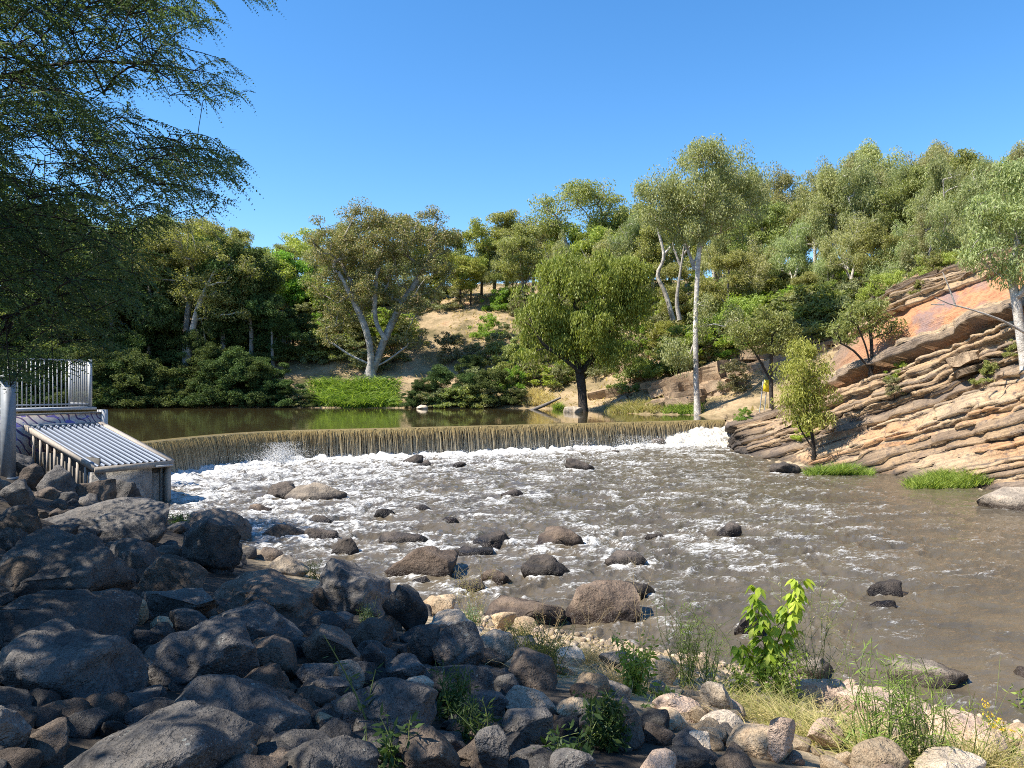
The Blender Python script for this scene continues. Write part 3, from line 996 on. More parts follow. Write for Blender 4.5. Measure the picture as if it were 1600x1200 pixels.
def rock_shape(seed, size, sub, boxy=0.35, planes=9, rough=1.0):
    r = np.random.RandomState(seed)
    V, F = ico(sub)
    V = V.copy()
    # towards a rounded block
    p = 2 + 4.5 * boxy
    V = V / (np.sum(np.abs(V) ** p, axis=1, keepdims=True) ** (1 / p))
    a = r.uniform(0, 6.28)
    ca, sa = math.cos(a), math.sin(a)
    R = np.array([[ca, -sa, 0], [sa, ca, 0], [0, 0, 1]])
    tilt = r.normal(0, 0.22)
    R = R @ np.array([[1, 0, 0], [0, math.cos(tilt), -math.sin(tilt)], [0, math.sin(tilt), math.cos(tilt)]])
    V = V @ R.T
    for k in range(planes):
        n = r.normal(size=3); n /= np.linalg.norm(n)
        d = r.uniform(0.6, 0.95)
        ex = V @ n - d
        V = V - np.where(ex > 0, ex * 0.94, 0)[:, None] * n
    q = V * 0.9 + seed * 1.37
    V = V * (1 + 0.20 * fbm(q * 1.1, 3, seed)[:, None])
    lo, hi = V.min(0), V.max(0)
    V = (V - (lo + hi) / 2) / (hi - lo)
    V = V * np.array(size)
    s = float(np.mean(size))
    if sub >= 4:
        for k in range(26):      # chips knocked off the surface
            v0 = V[r.randint(len(V))]
            n = v0 / (np.array(size) ** 1.0) ; n = n / (np.linalg.norm(n) + 1e-9) + r.normal(0, 0.45, 3)
            n /= np.linalg.norm(n)
            ex = V @ n - (v0 @ n - s * r.uniform(0.01, 0.07))
            V = V - np.where(ex > 0, ex * 0.92, 0)[:, None] * n if (ex > 0).mean() < 0.22 else V
        lo, hi = V.min(0), V.max(0)
        V = (V - (lo + hi) / 2) / (hi - lo) * np.array(size)
    nrm = V / (np.linalg.norm(V, axis=1, keepdims=True) + 1e-6)
    w = V + seed * 2.1
    k1 = fbm(w * 2.6, 4, seed + 5)
    ridge = 1 - np.abs(fbm(w * np.array([1.6, 1.6, 4.5]), 3, seed + 9)) * 2
    V = V + nrm * (rough * (0.15 * k1 * min(1, s) + 0.06 * (ridge - 0.6) * min(1.2, s)))[:, None]
    if sub >= 5:
        V = V + nrm * (rough * 0.03 * fbm(w * 9, 4, seed + 13))[:, None]
    return V, F

def boulder(seed, c, size, mat, label, sub=4, boxy=0.35, planes=9, rz=0.0, name='boulder', group=None, rough=1.0):
    V, F = rock_shape(seed, size, sub, boxy, planes, rough)
    me = mesh(name, V, [F], mat, True)
    o = link(name, me, None, c, (0, 0, rz))
    return tag(o, label, 'boulder', group)

# bank boulders: box in the photograph, stone, label
BANK = [
 (0, 706, 58, 752, 'basalt', 'dappled dark boulder at the foot of the pale steel column'),
 (30, 724, 70, 770, 'basalt_brown', 'brown boulder with a sunlit crown below the corrugated cover'),
 (57, 726, 124, 784, 'basalt', 'tall dark boulder below the slatted side of the intake building'),
 (0, 748, 54, 798, 'basalt', 'squat black boulder at the edge of the picture under the steel column'),
 (106, 722, 154, 756, 'basalt_brown', 'small peaked boulder touching the lower edge of the corrugated cover'),
 (116, 748, 182, 794, 'basalt_brown', 'rounded boulder in front of the concrete intake wall'),
 (170, 748, 222, 796, 'basalt', 'dark hooded boulder leaning on the concrete intake wall'),
 (52, 776, 262, 848, 'basalt', 'long dark slab with a sunlit streak below the intake building'),
 (0, 788, 64, 828, 'basalt', 'flat shadowed boulder at the picture edge above the great dappled slab'),
 (-20, 824, 208, 950, 'basalt', 'great dappled slab of dark rock with a sunlit strip along its top'),
 (166, 840, 260, 914, 'basalt', 'round black boulder behind the angular brown boulder'),
 (284, 806, 378, 904, 'basalt', 'big egg shaped dark boulder beside the green weed near the river'),
 (292, 794, 392, 842, 'basalt_brown', 'brown topped boulder at the river edge beyond the egg shaped one'),
 (206, 868, 324, 936, 'basalt_brown', 'angular brown boulder sitting high among the shaded rocks'),
 (222, 918, 335, 970, 'basalt', 'dark wedge shaped boulder under the angular brown one'),
 (192, 930, 232, 980, 'tan', 'upright tan stone catching the sun between dark boulders'),
 (234, 962, 270, 998, 'tan', 'small tan stone below the upright tan one'),
 (266, 950, 324, 990, 'basalt', 'small grey rounded boulder right of the little tan stones'),
 (-20, 868, 66, 936, 'basalt_brown', 'rounded boulder with a sun patch at the picture edge'),
 (-30, 918, 218, 1015, 'basalt', 'huge low rounded boulder speckled with lichen under the sun patch'),
 (320, 936, 472, 1014, 'basalt', 'broad blue black boulder in the middle of the shaded bank'),
 (335, 888, 488, 958, 'basalt_brown', 'long dark boulder with a brown sunlit end in the shaded bank'),
 (-20, 966, 228, 1102, 'basalt', 'massive grey front boulder at the lower edge of the shade'),
 (212, 962, 412, 1080, 'basalt', 'large ridged boulder with light streaks beside the massive grey one'),
 (243, 1053, 482, 1170, 'basalt', 'large lichen spotted boulder near the bottom of the picture'),
 (25, 1094, 404, 1260, 'basalt', 'wide smooth slab filling the bottom edge of the picture'),
 (-40, 1098, 48, 1192, 'basalt', 'rounded dark boulder in the lower picture corner'),
 (168, 1072, 252, 1118, 'basalt', 'small flat smooth rock wedged between three large boulders'),
 (335, 1156, 402, 1215, 'basalt_brown', 'small rounded rock at the bottom beside the wide smooth slab'),
 (394, 818, 482, 862, 'basalt_brown', 'brown domed boulder on the bank closest to the flat tan river rock'),
 (488, 872, 616, 966, 'basalt', 'big dark boulder at the point of the shaded bank by the water'),
 (420, 866, 482, 900, 'pale', 'smooth grey rock tucked behind the long brown ended boulder'),
 (598, 912, 668, 990, 'basalt', 'dark upright rounded boulder at the edge of shade near the water'),
 (378, 992, 462, 1066, 'basalt_brown', 'pyramid shaped dark boulder with a lit ridge'),
 (472, 974, 570, 1048, 'basalt_brown', 'smooth brown boulder with a crease across it'),
 (455, 954, 540, 1002, 'basalt', 'flat blue grey rock behind the creased brown boulder'),
 (563, 1002, 602, 1066, 'basalt', 'narrow dark rock right of the creased brown boulder'),
 (548, 964, 614, 1024, 'basalt_brown', 'dark blocky rock below the feathery grey weed'),
 (512, 955, 552, 980, 'basalt', 'small dome shaped rock beside the feathery grey weed'),
 (463, 1036, 522, 1074, 'basalt', 'small smooth rock under the creased brown boulder'),
 (518, 1030, 570, 1082, 'pale', 'pale faceted rock with sharp edges in the shade'),
 (480, 1056, 556, 1096, 'basalt', 'low black rock behind the ball shaped boulder'),
 (670, 985, 740, 1050, 'basalt_brown', 'leaning dark oval boulder in front of the pale lit slab'),
 (676, 970, 756, 1052, 'basalt', 'hump backed black boulder at the shade edge'),
 (594, 1020, 664, 1070, 'basalt', 'flat topped dark rock left of the leaning oval boulder'),
 (636, 975, 688, 1044, 'basalt', 'dark slanting rock with roots over it'),
 (484, 918, 514, 960, 'basalt_brown', 'thin upright rock beside the big dark point boulder'),
 (458, 1070, 524, 1130, 'basalt_brown', 'ball shaped boulder above the tan lit wedge'),
 (486, 1112, 528, 1154, 'tan', 'tan wedge stone lit by the sun among dark boulders'),
 (520, 1058, 682, 1172, 'basalt', 'large dark boulder crossed by a leafy stalk'),
 (553, 1120, 614, 1170, 'basalt', 'grey rounded rock at the base of the leafy stalk'),
 (625, 1132, 718, 1215, 'basalt_brown', 'pitted brown rock at the bottom beside ferny weeds'),
 (428, 1148, 590, 1240, 'basalt', 'rough grey boulder at the bottom edge right of the lichen spotted one'),
 (628, 1055, 678, 1114, 'pale', 'speckled pale rock above the pitted brown rock'),
 (745, 983, 808, 1040, 'pale', 'grey domed rock at the edge of the sunlight'),
 (795, 1010, 870, 1080, 'basalt_brown', 'pitted dark brown boulder below the bronze green bush'),
 (662, 950, 752, 1000, 'pale', 'pale sunlit slab just beyond the shade'),
 (658, 928, 712, 964, 'tan', 'tan sunlit rock by the yellow weed at the water edge'),
 (788, 1070, 866, 1120, 'pale', 'greyish dome in the shade with a dark hole'),
 (770, 1102, 866, 1176, 'basalt', 'dark angular boulder below the greyish dome'),
 (866, 1088, 924, 1124, 'tan', 'tan wedge half in shade beside leafy weeds'),
 (668, 1038, 774, 1106, 'basalt', 'blue grey boulder behind the ferny weeds'),
 (720, 1076, 794, 1120, 'basalt', 'low dark rock left of the greyish dome'),
 (770, 1052, 814, 1090, 'basalt', 'small blue grey rock above the greyish dome'),
 (742, 1132, 794, 1215, 'basalt', 'blue grey rock at the bottom edge behind weeds'),
 (930, 1090, 1006, 1166, 'basalt_brown', 'dark boulder half buried at the shade edge'),
 (852, 1168, 930, 1225, 'basalt', 'smooth shaded rock at the bottom edge'),
 (986, 1168, 1056, 1225, 'pink', 'reddish rock at the bottom edge in half shade'),
 (768, 956, 806, 988, 'tan', 'small tan rock behind the bronze green bush'),
 (802, 962, 842, 990, 'tan', 'second small tan rock behind the bronze green bush'),
 (1024, 1024, 1062, 1074, 'tan', 'orange tan faceted rock right of the bright green bush'),
 (936, 1016, 980, 1050, 'pale', 'pale rock in dry grass left of the bright green bush'),
 (868, 1008, 914, 1040, 'pale', 'grey rock in dry grass beside the bronze green bush'),
 (1014, 1062, 1044, 1090, 'pale', 'small grey rock under the orange tan faceted rock'),
 (1088, 1108, 1162, 1152, 'pale', 'pale grey angular rock with a split in it'),
 (1136, 1130, 1238, 1188, 'tan', 'big tan rounded rock near the bottom of the sunlit bank'),
 (1094, 1064, 1146, 1118, 'pale', 'upright grey rock left of the leafy sapling'),
 (1244, 1060, 1322, 1110, 'pink', 'pinkish tan rock at the water edge right of the sapling'),
 (1096, 998, 1178, 1034, 'pink', 'flat reddish slab by the water behind the sapling'),
 (1018, 1104, 1078, 1140, 'tan', 'low tan rock below the dark shaded hollow'),
 (1020, 1082, 1094, 1124, 'pink', 'brown pink rock left of the upright grey rock'),
 (1310, 1070, 1454, 1160, 'pink', 'large grey pink boulder behind tall green stems'),
 (1438, 1108, 1572, 1186, 'pink', 'pinkish flat slab in the lower sunlit corner'),
 (1196, 1120, 1242, 1200, 'pink', 'brown rock right of the big tan rounded rock'),
 (1430, 1166, 1540, 1225, 'pale', 'grey rock at the bottom edge under the pinkish slab'),
 (1330, 1150, 1420, 1215, 'tan', 'tan rock at the bottom edge among green stems'),
 (1556, 1128, 1640, 1175, 'tan', 'tan rock by the yellow flowered weed'),
 (1060, 1140, 1110, 1185, 'pale', 'little pale rock left of the big tan rounded rock'),
 (900, 1050, 952, 1090, 'tan', 'sandy rock in the dry grass below the pale rock'),
 (1262, 1120, 1318, 1170, 'pink', 'rough pink rock hidden in dry grass'),
]
BSEED = 100
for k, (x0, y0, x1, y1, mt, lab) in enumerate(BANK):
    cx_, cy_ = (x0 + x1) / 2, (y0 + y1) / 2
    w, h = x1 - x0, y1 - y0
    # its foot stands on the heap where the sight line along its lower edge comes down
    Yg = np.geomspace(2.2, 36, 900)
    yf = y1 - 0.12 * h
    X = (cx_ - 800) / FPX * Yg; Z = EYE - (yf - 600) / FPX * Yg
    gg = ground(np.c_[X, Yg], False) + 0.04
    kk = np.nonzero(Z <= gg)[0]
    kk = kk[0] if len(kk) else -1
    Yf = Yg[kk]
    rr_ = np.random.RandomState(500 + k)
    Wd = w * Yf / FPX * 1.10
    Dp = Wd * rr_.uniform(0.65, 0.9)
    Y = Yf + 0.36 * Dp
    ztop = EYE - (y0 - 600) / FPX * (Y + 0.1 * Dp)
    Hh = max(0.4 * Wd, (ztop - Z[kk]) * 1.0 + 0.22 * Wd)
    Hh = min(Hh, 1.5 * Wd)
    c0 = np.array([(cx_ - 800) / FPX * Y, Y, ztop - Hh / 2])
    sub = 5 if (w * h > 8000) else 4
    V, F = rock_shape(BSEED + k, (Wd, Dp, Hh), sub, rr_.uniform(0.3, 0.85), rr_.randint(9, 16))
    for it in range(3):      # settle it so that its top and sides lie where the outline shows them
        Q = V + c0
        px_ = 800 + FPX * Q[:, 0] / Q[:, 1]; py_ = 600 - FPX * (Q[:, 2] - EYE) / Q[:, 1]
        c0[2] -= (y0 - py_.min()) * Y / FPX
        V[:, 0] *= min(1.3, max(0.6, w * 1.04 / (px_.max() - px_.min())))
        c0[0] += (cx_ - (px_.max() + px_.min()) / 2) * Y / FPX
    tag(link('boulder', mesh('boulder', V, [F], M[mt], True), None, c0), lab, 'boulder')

# rocks standing in the river: box in the photograph (bottom = waterline)
RIV = [
 (450, 754, 540, 786, 'river_pale', 'large flat topped tan rock in the white water', .6),
 (418, 751, 466, 781, 'river_dark', 'dark rock leaning against the flat topped tan rock', .3),
 (630, 711, 662, 727, 'river_dark', 'black rock in the foam close under the weir', .2),
 (654, 719, 674, 731, 'river_dark', 'small black rock beside the one close under the weir', .2),
 (585, 794, 617, 811, 'river_dark', 'small wet rock upstream of the brown slanting boulder', .2),
 (645, 789, 673, 802, 'river_dark', 'small black rock with a foam tail in mid river', .2),
 (476, 804, 520, 821, 'river_dark', 'rough wet rock between the flat tan rock and the bank', .2),
 (590, 831, 670, 855, 'river_dark', 'long low wet rock just upstream of the brown slanting boulder', .3),
 (601, 852, 712, 905, 'river_brown', 'big slanting brown boulder with a dark end in the shallows', .45),
 (388, 788, 428, 804, 'river_brown', 'pale low rock awash near the bank', .2),
 (476, 825, 532, 846, 'river_dark', 'black rock with a flat top beside the bank', .4),
 (516, 840, 562, 872, 'river_dark', 'peaked dark rock at the bank below the black flat one', .3),
 (884, 716, 930, 737, 'river_dark', 'dark double topped rock downstream of the weir middle', .3),
 (708, 722, 729, 730, 'river_dark', 'tiny black rock in the foam below the weir', .2),
 (783, 765, 817, 778, 'river_dark', 'jagged black rock in mid rapids', .2),
 (742, 831, 803, 856, 'river_dark', 'dark rock with a steep end left of the brown dome', .4),
 (837, 824, 916, 856, 'river_brown', 'brown domed rock in the middle of the rapids', .3),
 (816, 867, 891, 905, 'river_dark', 'blocky dark boulder with a pale cap in the rapids', .65),
 (752, 887, 803, 917, 'river_brown', 'squat brown rock near the sunlit bank', .3),
 (944, 862, 1018, 890, 'river_dark', 'low wet rock washed by the current', .2),
 (702, 855, 771, 873, 'river_dark', 'flat black rock behind the slanting brown boulder', .3),
 (1120, 818, 1156, 838, 'river_dark', 'black rock breaking the current alone at mid right', .3),
 (1008, 833, 1048, 846, 'river_dark', 'barely showing rock under white water', .2),
 (954, 703, 968, 710, 'river_dark', 'tiny rock in the foam under the weir cascade', .2),
 (884, 905, 996, 972, 'river_brown', 'large pointed brown boulder standing by the near shore', .4),
 (962, 910, 1024, 938, 'river_dark', 'dark low rock behind the large pointed boulder', .3),
 (1145, 953, 1208, 994, 'river_dark', 'dark wet rock seen through the sapling leaves', .3),
 (1355, 906, 1410, 934, 'river_dark', 'black wet rock cut by a thread of foam', .2),
 (1361, 938, 1400, 955, 'river_dark', 'small black rock just below the foam threaded one', .2),
 (1379, 1027, 1502, 1078, 'river_pale', 'pale flat boulder with a dark end in still water', .4),
 (1236, 1022, 1306, 1066, 'river_pale', 'pale boulder with a dark tip beside the sapling', .4),
 (1586, 1046, 1640, 1068, 'river_pale', 'pale rock cut by the picture edge above the yellow flowers', .3),
 (752, 936, 884, 980, 'river_brown', 'flat pitted brown rock shelf at the near waterline', .5),
 (1530, 762, 1660, 800, 'river_pale', 'wide flat tan rock below the far grass patch', .7),
 (1204, 722, 1252, 742, 'river_dark', 'black wet rock at the foot of the tilted beds', .4),
 (1150, 698, 1196, 712, 'river_dark', 'low dark rock in the foam beside the cascade', .4),
 (1018, 684, 1040, 700, 'river_dark', 'black rock poking out where the cascade begins', .3),
 (1326, 730, 1342, 743, 'river_pale', 'little white rock beside the smaller grass patch', .3),
 (690, 808, 716, 818, 'river_brown', 'rock just covered by a brown hump of water', .2),
 (640, 900, 672, 915, 'river_dark', 'little dark rock at the shore below the slanting boulder', .3),
 (718, 905, 758, 930, 'river_dark', 'dark rock among pale weeds at the shore', .3),
]
for k, (x0, y0, x1, y1, mt, lab, bx_) in enumerate(RIV):
    Y = FPX * EYE / (y1 - 600)
    w = (x1 - x0) * Y / FPX * 1.05
    rr_ = np.random.RandomState(900 + k)
    dp = min(w * rr_.uniform(0.6, 0.85), 2.4)
    yc = Y + dp * 0.45
    ztop = max(0.10, EYE - (y0 - 600) / FPX * (Y + dp * 0.5))
    zh = ztop * 1.5 + 0.18
    xc = ((x0 + x1) / 2 - 800) / FPX * yc
    boulder(2000 + k, (xc, yc, ztop - zh / 2), (w, dp, zh), M[mt], lab, 4 if w * FPX / Y > 40 else 3, bx_, 9, 0, 'river_rock')
    WATER_ROCKS.append((xc, yc, (w + dp) / 4))
tag(link('river_water', make_river()), 'brown broken river water streaked with white foam', kind='structure')

# mid-sized rocks packed between the named ones
rq = np.random.RandomState(8)
FILLM = []
for k in range(10):
    V, F = rock_shape(3500 + k, (1, rq.uniform(.7, .95), rq.uniform(.55, .8)), 4, rq.uniform(.2, .6), 10, 1.1)
    FILLM.append(mesh('boulder', V, [F], M['basalt' if k % 3 else 'basalt_brown'], True))
nfill = 0
while nfill < 200:
    px = rq.uniform(-60, 900); py = rq.uniform(715, 1210)
    if nfill >= 75: px = rq.uniform(-60, 480); py = rq.uniform(712, 900)
    if nfill >= 150: px = rq.uniform(-60, 900); py = rq.uniform(1000, 1215)
    if px > 560 + (py - 930) * 1.6: continue
    p = hit_ground(px, py, 0.0, 2.5, 34)
    if p[2] < 0.12: continue
    sz = rq.uniform(0.22, 0.5) * (0.55 + min(p[1], 22) / 16)
    o = link('boulder', FILLM[rq.randint(10)], None, (p[0], p[1], gz(p[0], p[1]) + sz * 0.05), (rq.normal(0, .25), rq.normal(0, .25), rq.uniform(0, 6.28)), (sz, sz, sz))
    tag(o, 'middling dark rock packed in between the larger shaded boulders', 'boulder', 'middling rocks in the shaded heap')
    nfill += 1

# smaller stones filling the gaps: alike, so they share label and group
stone_meshes = {}
for mt in ('basalt', 'basalt_brown', 'tan', 'pale', 'pink'):
    stone_meshes[mt] = []
    for k in range(5):
        V, F = rock_shape(3000 + k, (1, rnd.uniform(.75, .95), rnd.uniform(.5, .7)), 3, 0.3, 11, 1.2)
        stone_meshes[mt].append(mesh('stone', V, [F], M[mt], True))
rg = np.random.RandomState(5)
ndark = nlit = 0
tries = 0
while (ndark < 110 or nlit < 100) and tries < 9000:
    tries += 1
    px = rg.uniform(-20, 1620); py = rg.uniform(760, 1215)
    p = hit_ground(px, py, 0.05, 2.5, 34)
    if p[2] < 0.10: continue
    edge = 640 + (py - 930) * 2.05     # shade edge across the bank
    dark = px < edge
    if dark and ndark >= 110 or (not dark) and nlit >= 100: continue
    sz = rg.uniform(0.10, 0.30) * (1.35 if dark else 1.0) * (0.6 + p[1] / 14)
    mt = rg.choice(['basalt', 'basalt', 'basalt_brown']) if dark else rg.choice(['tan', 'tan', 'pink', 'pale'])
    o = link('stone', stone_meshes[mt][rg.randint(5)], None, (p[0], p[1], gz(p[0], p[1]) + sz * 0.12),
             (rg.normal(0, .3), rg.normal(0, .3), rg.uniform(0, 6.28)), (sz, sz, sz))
    if dark:
        ndark += 1
        tag(o, 'small dark stone filling a gap between the shaded boulders', 'stone', 'small stones in the shaded heap')
    else:
        nlit += 1
        tag(o, 'small pale stone lying loose on the sunlit near bank', 'stone', 'small stones on the sunlit bank')

# gravel nobody could count
n = 3200
gp = np.c_[rg.uniform(-6, 12, n * 3), rg.uniform(4, 17, n * 3)]
gh = ground(gp)
gp = gp[(gh > 0.02) & (gh < 2.8) & (gp[:, 0] + (gp[:, 1] - 10) * 0.55 > 1.2)][:n]
gh = ground(gp)
V0, F0 = ico(1)
rad = rg.uniform(0.012, 0.05, len(gp)) * (0.6 + gp[:, 1] / 14)
VV = (V0[None] * (1 + 0.35 * (rg.rand(len(gp), len(V0), 1) - 0.5))) * (rad[:, None] * rg.uniform(0.6, 1.3, (len(gp), 3)))[:, None, :]
VV = VV + np.c_[gp, gh + rad * 0.3][:, None, :]
FF = (np.arange(len(gp)) * len(V0))[:, None, None] + F0[None]
gravel_m, t, b, _ = newmat('gravel')
g = N(t, 'ShaderNodeNewGeometry')
L(t, ramp(t, g.outputs['Random Per Island'], [(0, (0.12, 0.095, 0.07)), (0.35, (0.25, 0.19, 0.13)), (0.7, (0.36, 0.26, 0.165)), (1, (0.42, 0.34, 0.25))]), b.inputs['Base Color'])
b.inputs['Roughness'].default_value = 0.9
tag(link('gravel', mesh('gravel', VV.reshape(-1, 3), [FF.reshape(-1, 3)], gravel_m)), 'loose gravel on the near bank', 'gravel', kind='stuff')

# ------------------------------------------------------------------ trees
M['bark_pale'] = rock_mat('bark_pale', (0.30, 0.27, 0.23), (0.58, 0.54, 0.48), (0.28, 0.22, 0.17), 0.0, 0.0, False, 0.8)
M['bark_grey'] = rock_mat('bark_grey', (0.16, 0.14, 0.12), (0.33, 0.29, 0.25), (0.2, 0.16, 0.13), 0.0, 0.0, False, 0.85)
M['bark_dark'] = rock_mat('bark_dark', (0.03, 0.025, 0.02), (0.085, 0.068, 0.055), (0.06, 0.045, 0.035), 0.0, 0.0, False, 0.9)
M['gum_olive'] = leaf_mat('gum_leaf_olive', (0.155, 0.184, 0.046), (0.345, 0.345, 0.121), 0.42)
M['gum_bronze'] = leaf_mat('gum_leaf_bronze', (0.125, 0.16, 0.042), (0.38, 0.285, 0.13), 0.3, 0.5, 0.015)
M['gum_grey'] = leaf_mat('gum_leaf_grey', (0.213, 0.236, 0.086), (0.443, 0.448, 0.213), 0.45)
M['gum_sun'] = leaf_mat('gum_leaf_sun', (0.209, 0.248, 0.044), (0.429, 0.451, 0.110), 0.4)
M['weep'] = leaf_mat('weeping_leaf', (0.14, 0.18, 0.026), (0.36, 0.385, 0.08), 0.4, 0.5, 0.0, 0.1)
M['dark_leaf'] = leaf_mat('dark_leaf', (0.040, 0.067, 0.021), (0.132, 0.167, 0.052), 0.25, 0.7, 0.03, 0.35, 0.1)  # dark green leaf, coloured darker to carry the far bank's shade
M['lime_leaf'] = leaf_mat('lime_leaf', (0.17, 0.25, 0.03), (0.32, 0.42, 0.07), 0.4)
M['scrub_leaf'] = leaf_mat('scrub_leaf', (0.132, 0.150, 0.060), (0.312, 0.306, 0.144), 0.3)

def unit(a):
    return a / (np.linalg.norm(a, axis=-1, keepdims=True) + 1e-9)

def leaf_quads(C, D, Ln, Wd, r):
    """rhombic leaves centred at C, along D"""
    D = unit(D)
    S = unit(np.cross(D, r.normal(size=C.shape)))
    h = (Ln / 2)[:, None]; w = (Wd / 2)[:, None]
    V = np.stack([C - D * h, C + S * w - D * h * 0.15, C + D * h, C - S * w - D * h * 0.15], 1).reshape(-1, 3)
    F = (np.arange(len(C)) * 4)[:, None] + np.arange(4)[None]
    return V, F

def blob_points(r, blobs, n, shell=0.55):
    vol = np.array([b[3] * b[4] * b[5] for b in blobs]) ** 0.75
    cnt = r.multinomial(n, vol / vol.sum())
    out = []
    for b, c in zip(blobs, cnt):
        d = unit(r.normal(size=(c, 3)))
        rad = (shell + (1 - shell) * r.rand(c)) * r.rand(c) ** 0.2
        out.append(np.array(b[:3]) + d * rad[:, None] * np.array(b[3:6]))
    return np.vstack(out)

def skeleton(r, trunks, tips, base_r, min_z, wiggle=0.12, power=0.5):
    """branch network from trunk lines to foliage tips -> MB"""
    P, par, own = [], [], []
    starts = []
    for tl in trunks:
        tl = np.asarray(tl, float)
        last = -1
        # join to an earlier trunk when it begins on one
        if P:
            d = np.linalg.norm(np.array(P) - tl[0], axis=1)
            if d.min() < 0.8: last = int(d.argmin())
        Q = catmull(tl, max(0.35, np.linalg.norm(tl[-1] - tl[0]) / 14)) if len(tl) > 2 else np.linspace(tl[0], tl[1], 8)
        path = [last] if last >= 0 else []
        for q in Q:
            P.append(q); par.append(last); last = len(P) - 1
            path.append(last)
        starts.append(path)
    paths = list(starts)
    allowed_from = np.array(P)
    order = np.argsort(np.min(np.linalg.norm(tips[:, None] - allowed_from[None], axis=2), axis=1))
    for k in order:
        c = tips[k]
        A = np.array(P)
        d = np.linalg.norm(A - c, axis=1)
        cost = d + 1.3 * np.maximum(0, A[:, 2] - c[2] + 0.15 * d) + np.where(A[:, 2] < min_z, 50, 0)
        j = int(cost.argmin())
        a = A[j]
        m = max(2, min(6, int(d[j] / 0.7)))
        last = j
        path = [j]
        sag = np.array([0, 0, 0.16 * d[j]])
        for q in range(1, m + 1):
            f = q / m
            p = a + (c - a) * f + sag * math.sin(math.pi * f) * (0.5) + r.normal(0, wiggle * 0.35 * d[j] / m, 3) * (f < 1)
            P.append(p); par.append(last); last = len(P) - 1
            path.append(last)
        paths.append(path)
    cnt = np.zeros(len(P))
    tipsn = set(range(len(P))) - set(par)
    for tnode in tipsn:
        j = tnode
        while j >= 0:
            cnt[j] += 1
            j = par[j]
    tot = max(cnt.max(), 1)
    R = base_r * np.power(np.maximum(cnt, 0.35) / tot, power)
    A = np.array(P)
    mb = MB()
    for pi, path in enumerate(paths):
        if len(path) < 2: continue
        pts = A[path]; rad = R[path].copy()
        if pi >= len(starts) or path[0] in starts[0] and pi > 0:
            rad[0] = min(rad[0], rad[1] * 1.25)
        if pi == 0:
            rad[0] *= 1.45; rad[1] *= 1.12
        mb.tube(pts, np.maximum(rad, 0.012 if power == 0.5 else 0.004), 9 if pi < len(starts) else 5)
    return mb

def crown_leaves(r, tips, per, cr, ln, wd, droop, style='gum', flat=0.6):
    n = len(tips)
    idx = np.repeat(np.arange(n), per)
    sc = r.uniform(0.65, 1.3, n)[idx]
    m = len(idx)
    if style == 'weep':
        d = unit(r.normal(size=(m, 3)))
        d[:, 2] = np.abs(d[:, 2]) * 0.9
        rad = 0.75 + 0.3 * r.rand(m)
        hang = r.rand(m) ** 1.5 * 1.3
        off = d * (cr * rad)[:, None] * np.array([1, 1, 0.75])
        off[:, 2] -= hang * cr * (0.4 + 0.9 * np.hypot(d[:, 0], d[:, 1]))
        C = tips[idx] + off * sc[:, None]
        D = r.normal(size=(m, 3)) * 0.28 + d * 0.25 + np.array([0, 0, -1.0])
    else:
        g = r.normal(size=(m, 3))
        g = g / np.maximum(1, np.linalg.norm(g, axis=1, keepdims=True) / 1.7)
        off = g * cr * np.array([0.62, 0.62, 0.62 * flat])
        C = tips[idx] + off * sc[:, None]
        D = r.normal(size=(m, 3)) * 0.55 + unit(off) * 0.35 + np.array([0, 0, -droop])
    Ln = ln * r.uniform(0.6, 1.35, m); Wd = wd * r.uniform(0.6, 1.35, m)
    return leaf_quads(C, D, Ln, Wd, r)

def tree_parts(seed, trunks, blobs, n_tips, per, cr, ln, wd, droop, base_r, min_z, bark, leaf, style='gum', flat=0.6, shell=0.55):
    r = np.random.RandomState(seed)
    tips = blob_points(r, blobs, n_tips, shell)
    mb = skeleton(r, trunks, tips, base_r, min_z)
    tm = mb.build('trunk', M[bark], True)
    V, F = crown_leaves(r, tips, per, cr, ln, wd, droop, style, flat)
    cm = mesh('crown', V, [F], M[leaf])
    return tm, cm

def plant_tree(name, loc, tm, cm, label, cat='tree', group=None, rz=0.0, sc=(1, 1, 1)):
    o = empty(name, loc, rz)
    o.scale = sc
    link('trunk', tm, o); link('crown', cm, o)
    return tag(o, label, cat, group)

def hero(name, seed, base, depth, trunks, blobs, label, free=False, **kw):
    """tree laid out from its outline: lengths in photo pixels at its own depth"""
    if depth is None:
        p = hit_ground(*base)
    else:
        p = px3(base[0], base[1], depth)
        p[2] = p[2] - 0.25 if free else max(min(p[2], gz(p[0], p[1]) + 0.2), gz(p[0], p[1]) - 0.8)
    s = p[1] / FPX
    r = np.random.RandomState(seed + 1)
    tr = []
    for tl in trunks:
        y = 0.0; pts = []
        dy = r.uniform(-0.35, 0.35)
        for (a, h) in tl:
            pts.append((a * s, (dy * h * s * 0.5), h * s))
        tr.append(pts)
    bl = [(b[0] * s, (b[4] if len(b) > 4 else 0) * s, b[1] * s, b[2] * s, min(b[2], 70) * s * 0.95, b[3] * s) for b in blobs]
    tm, cm = tree_parts(seed, tr, bl, **kw)
    return plant_tree(name, p, tm, cm, label)

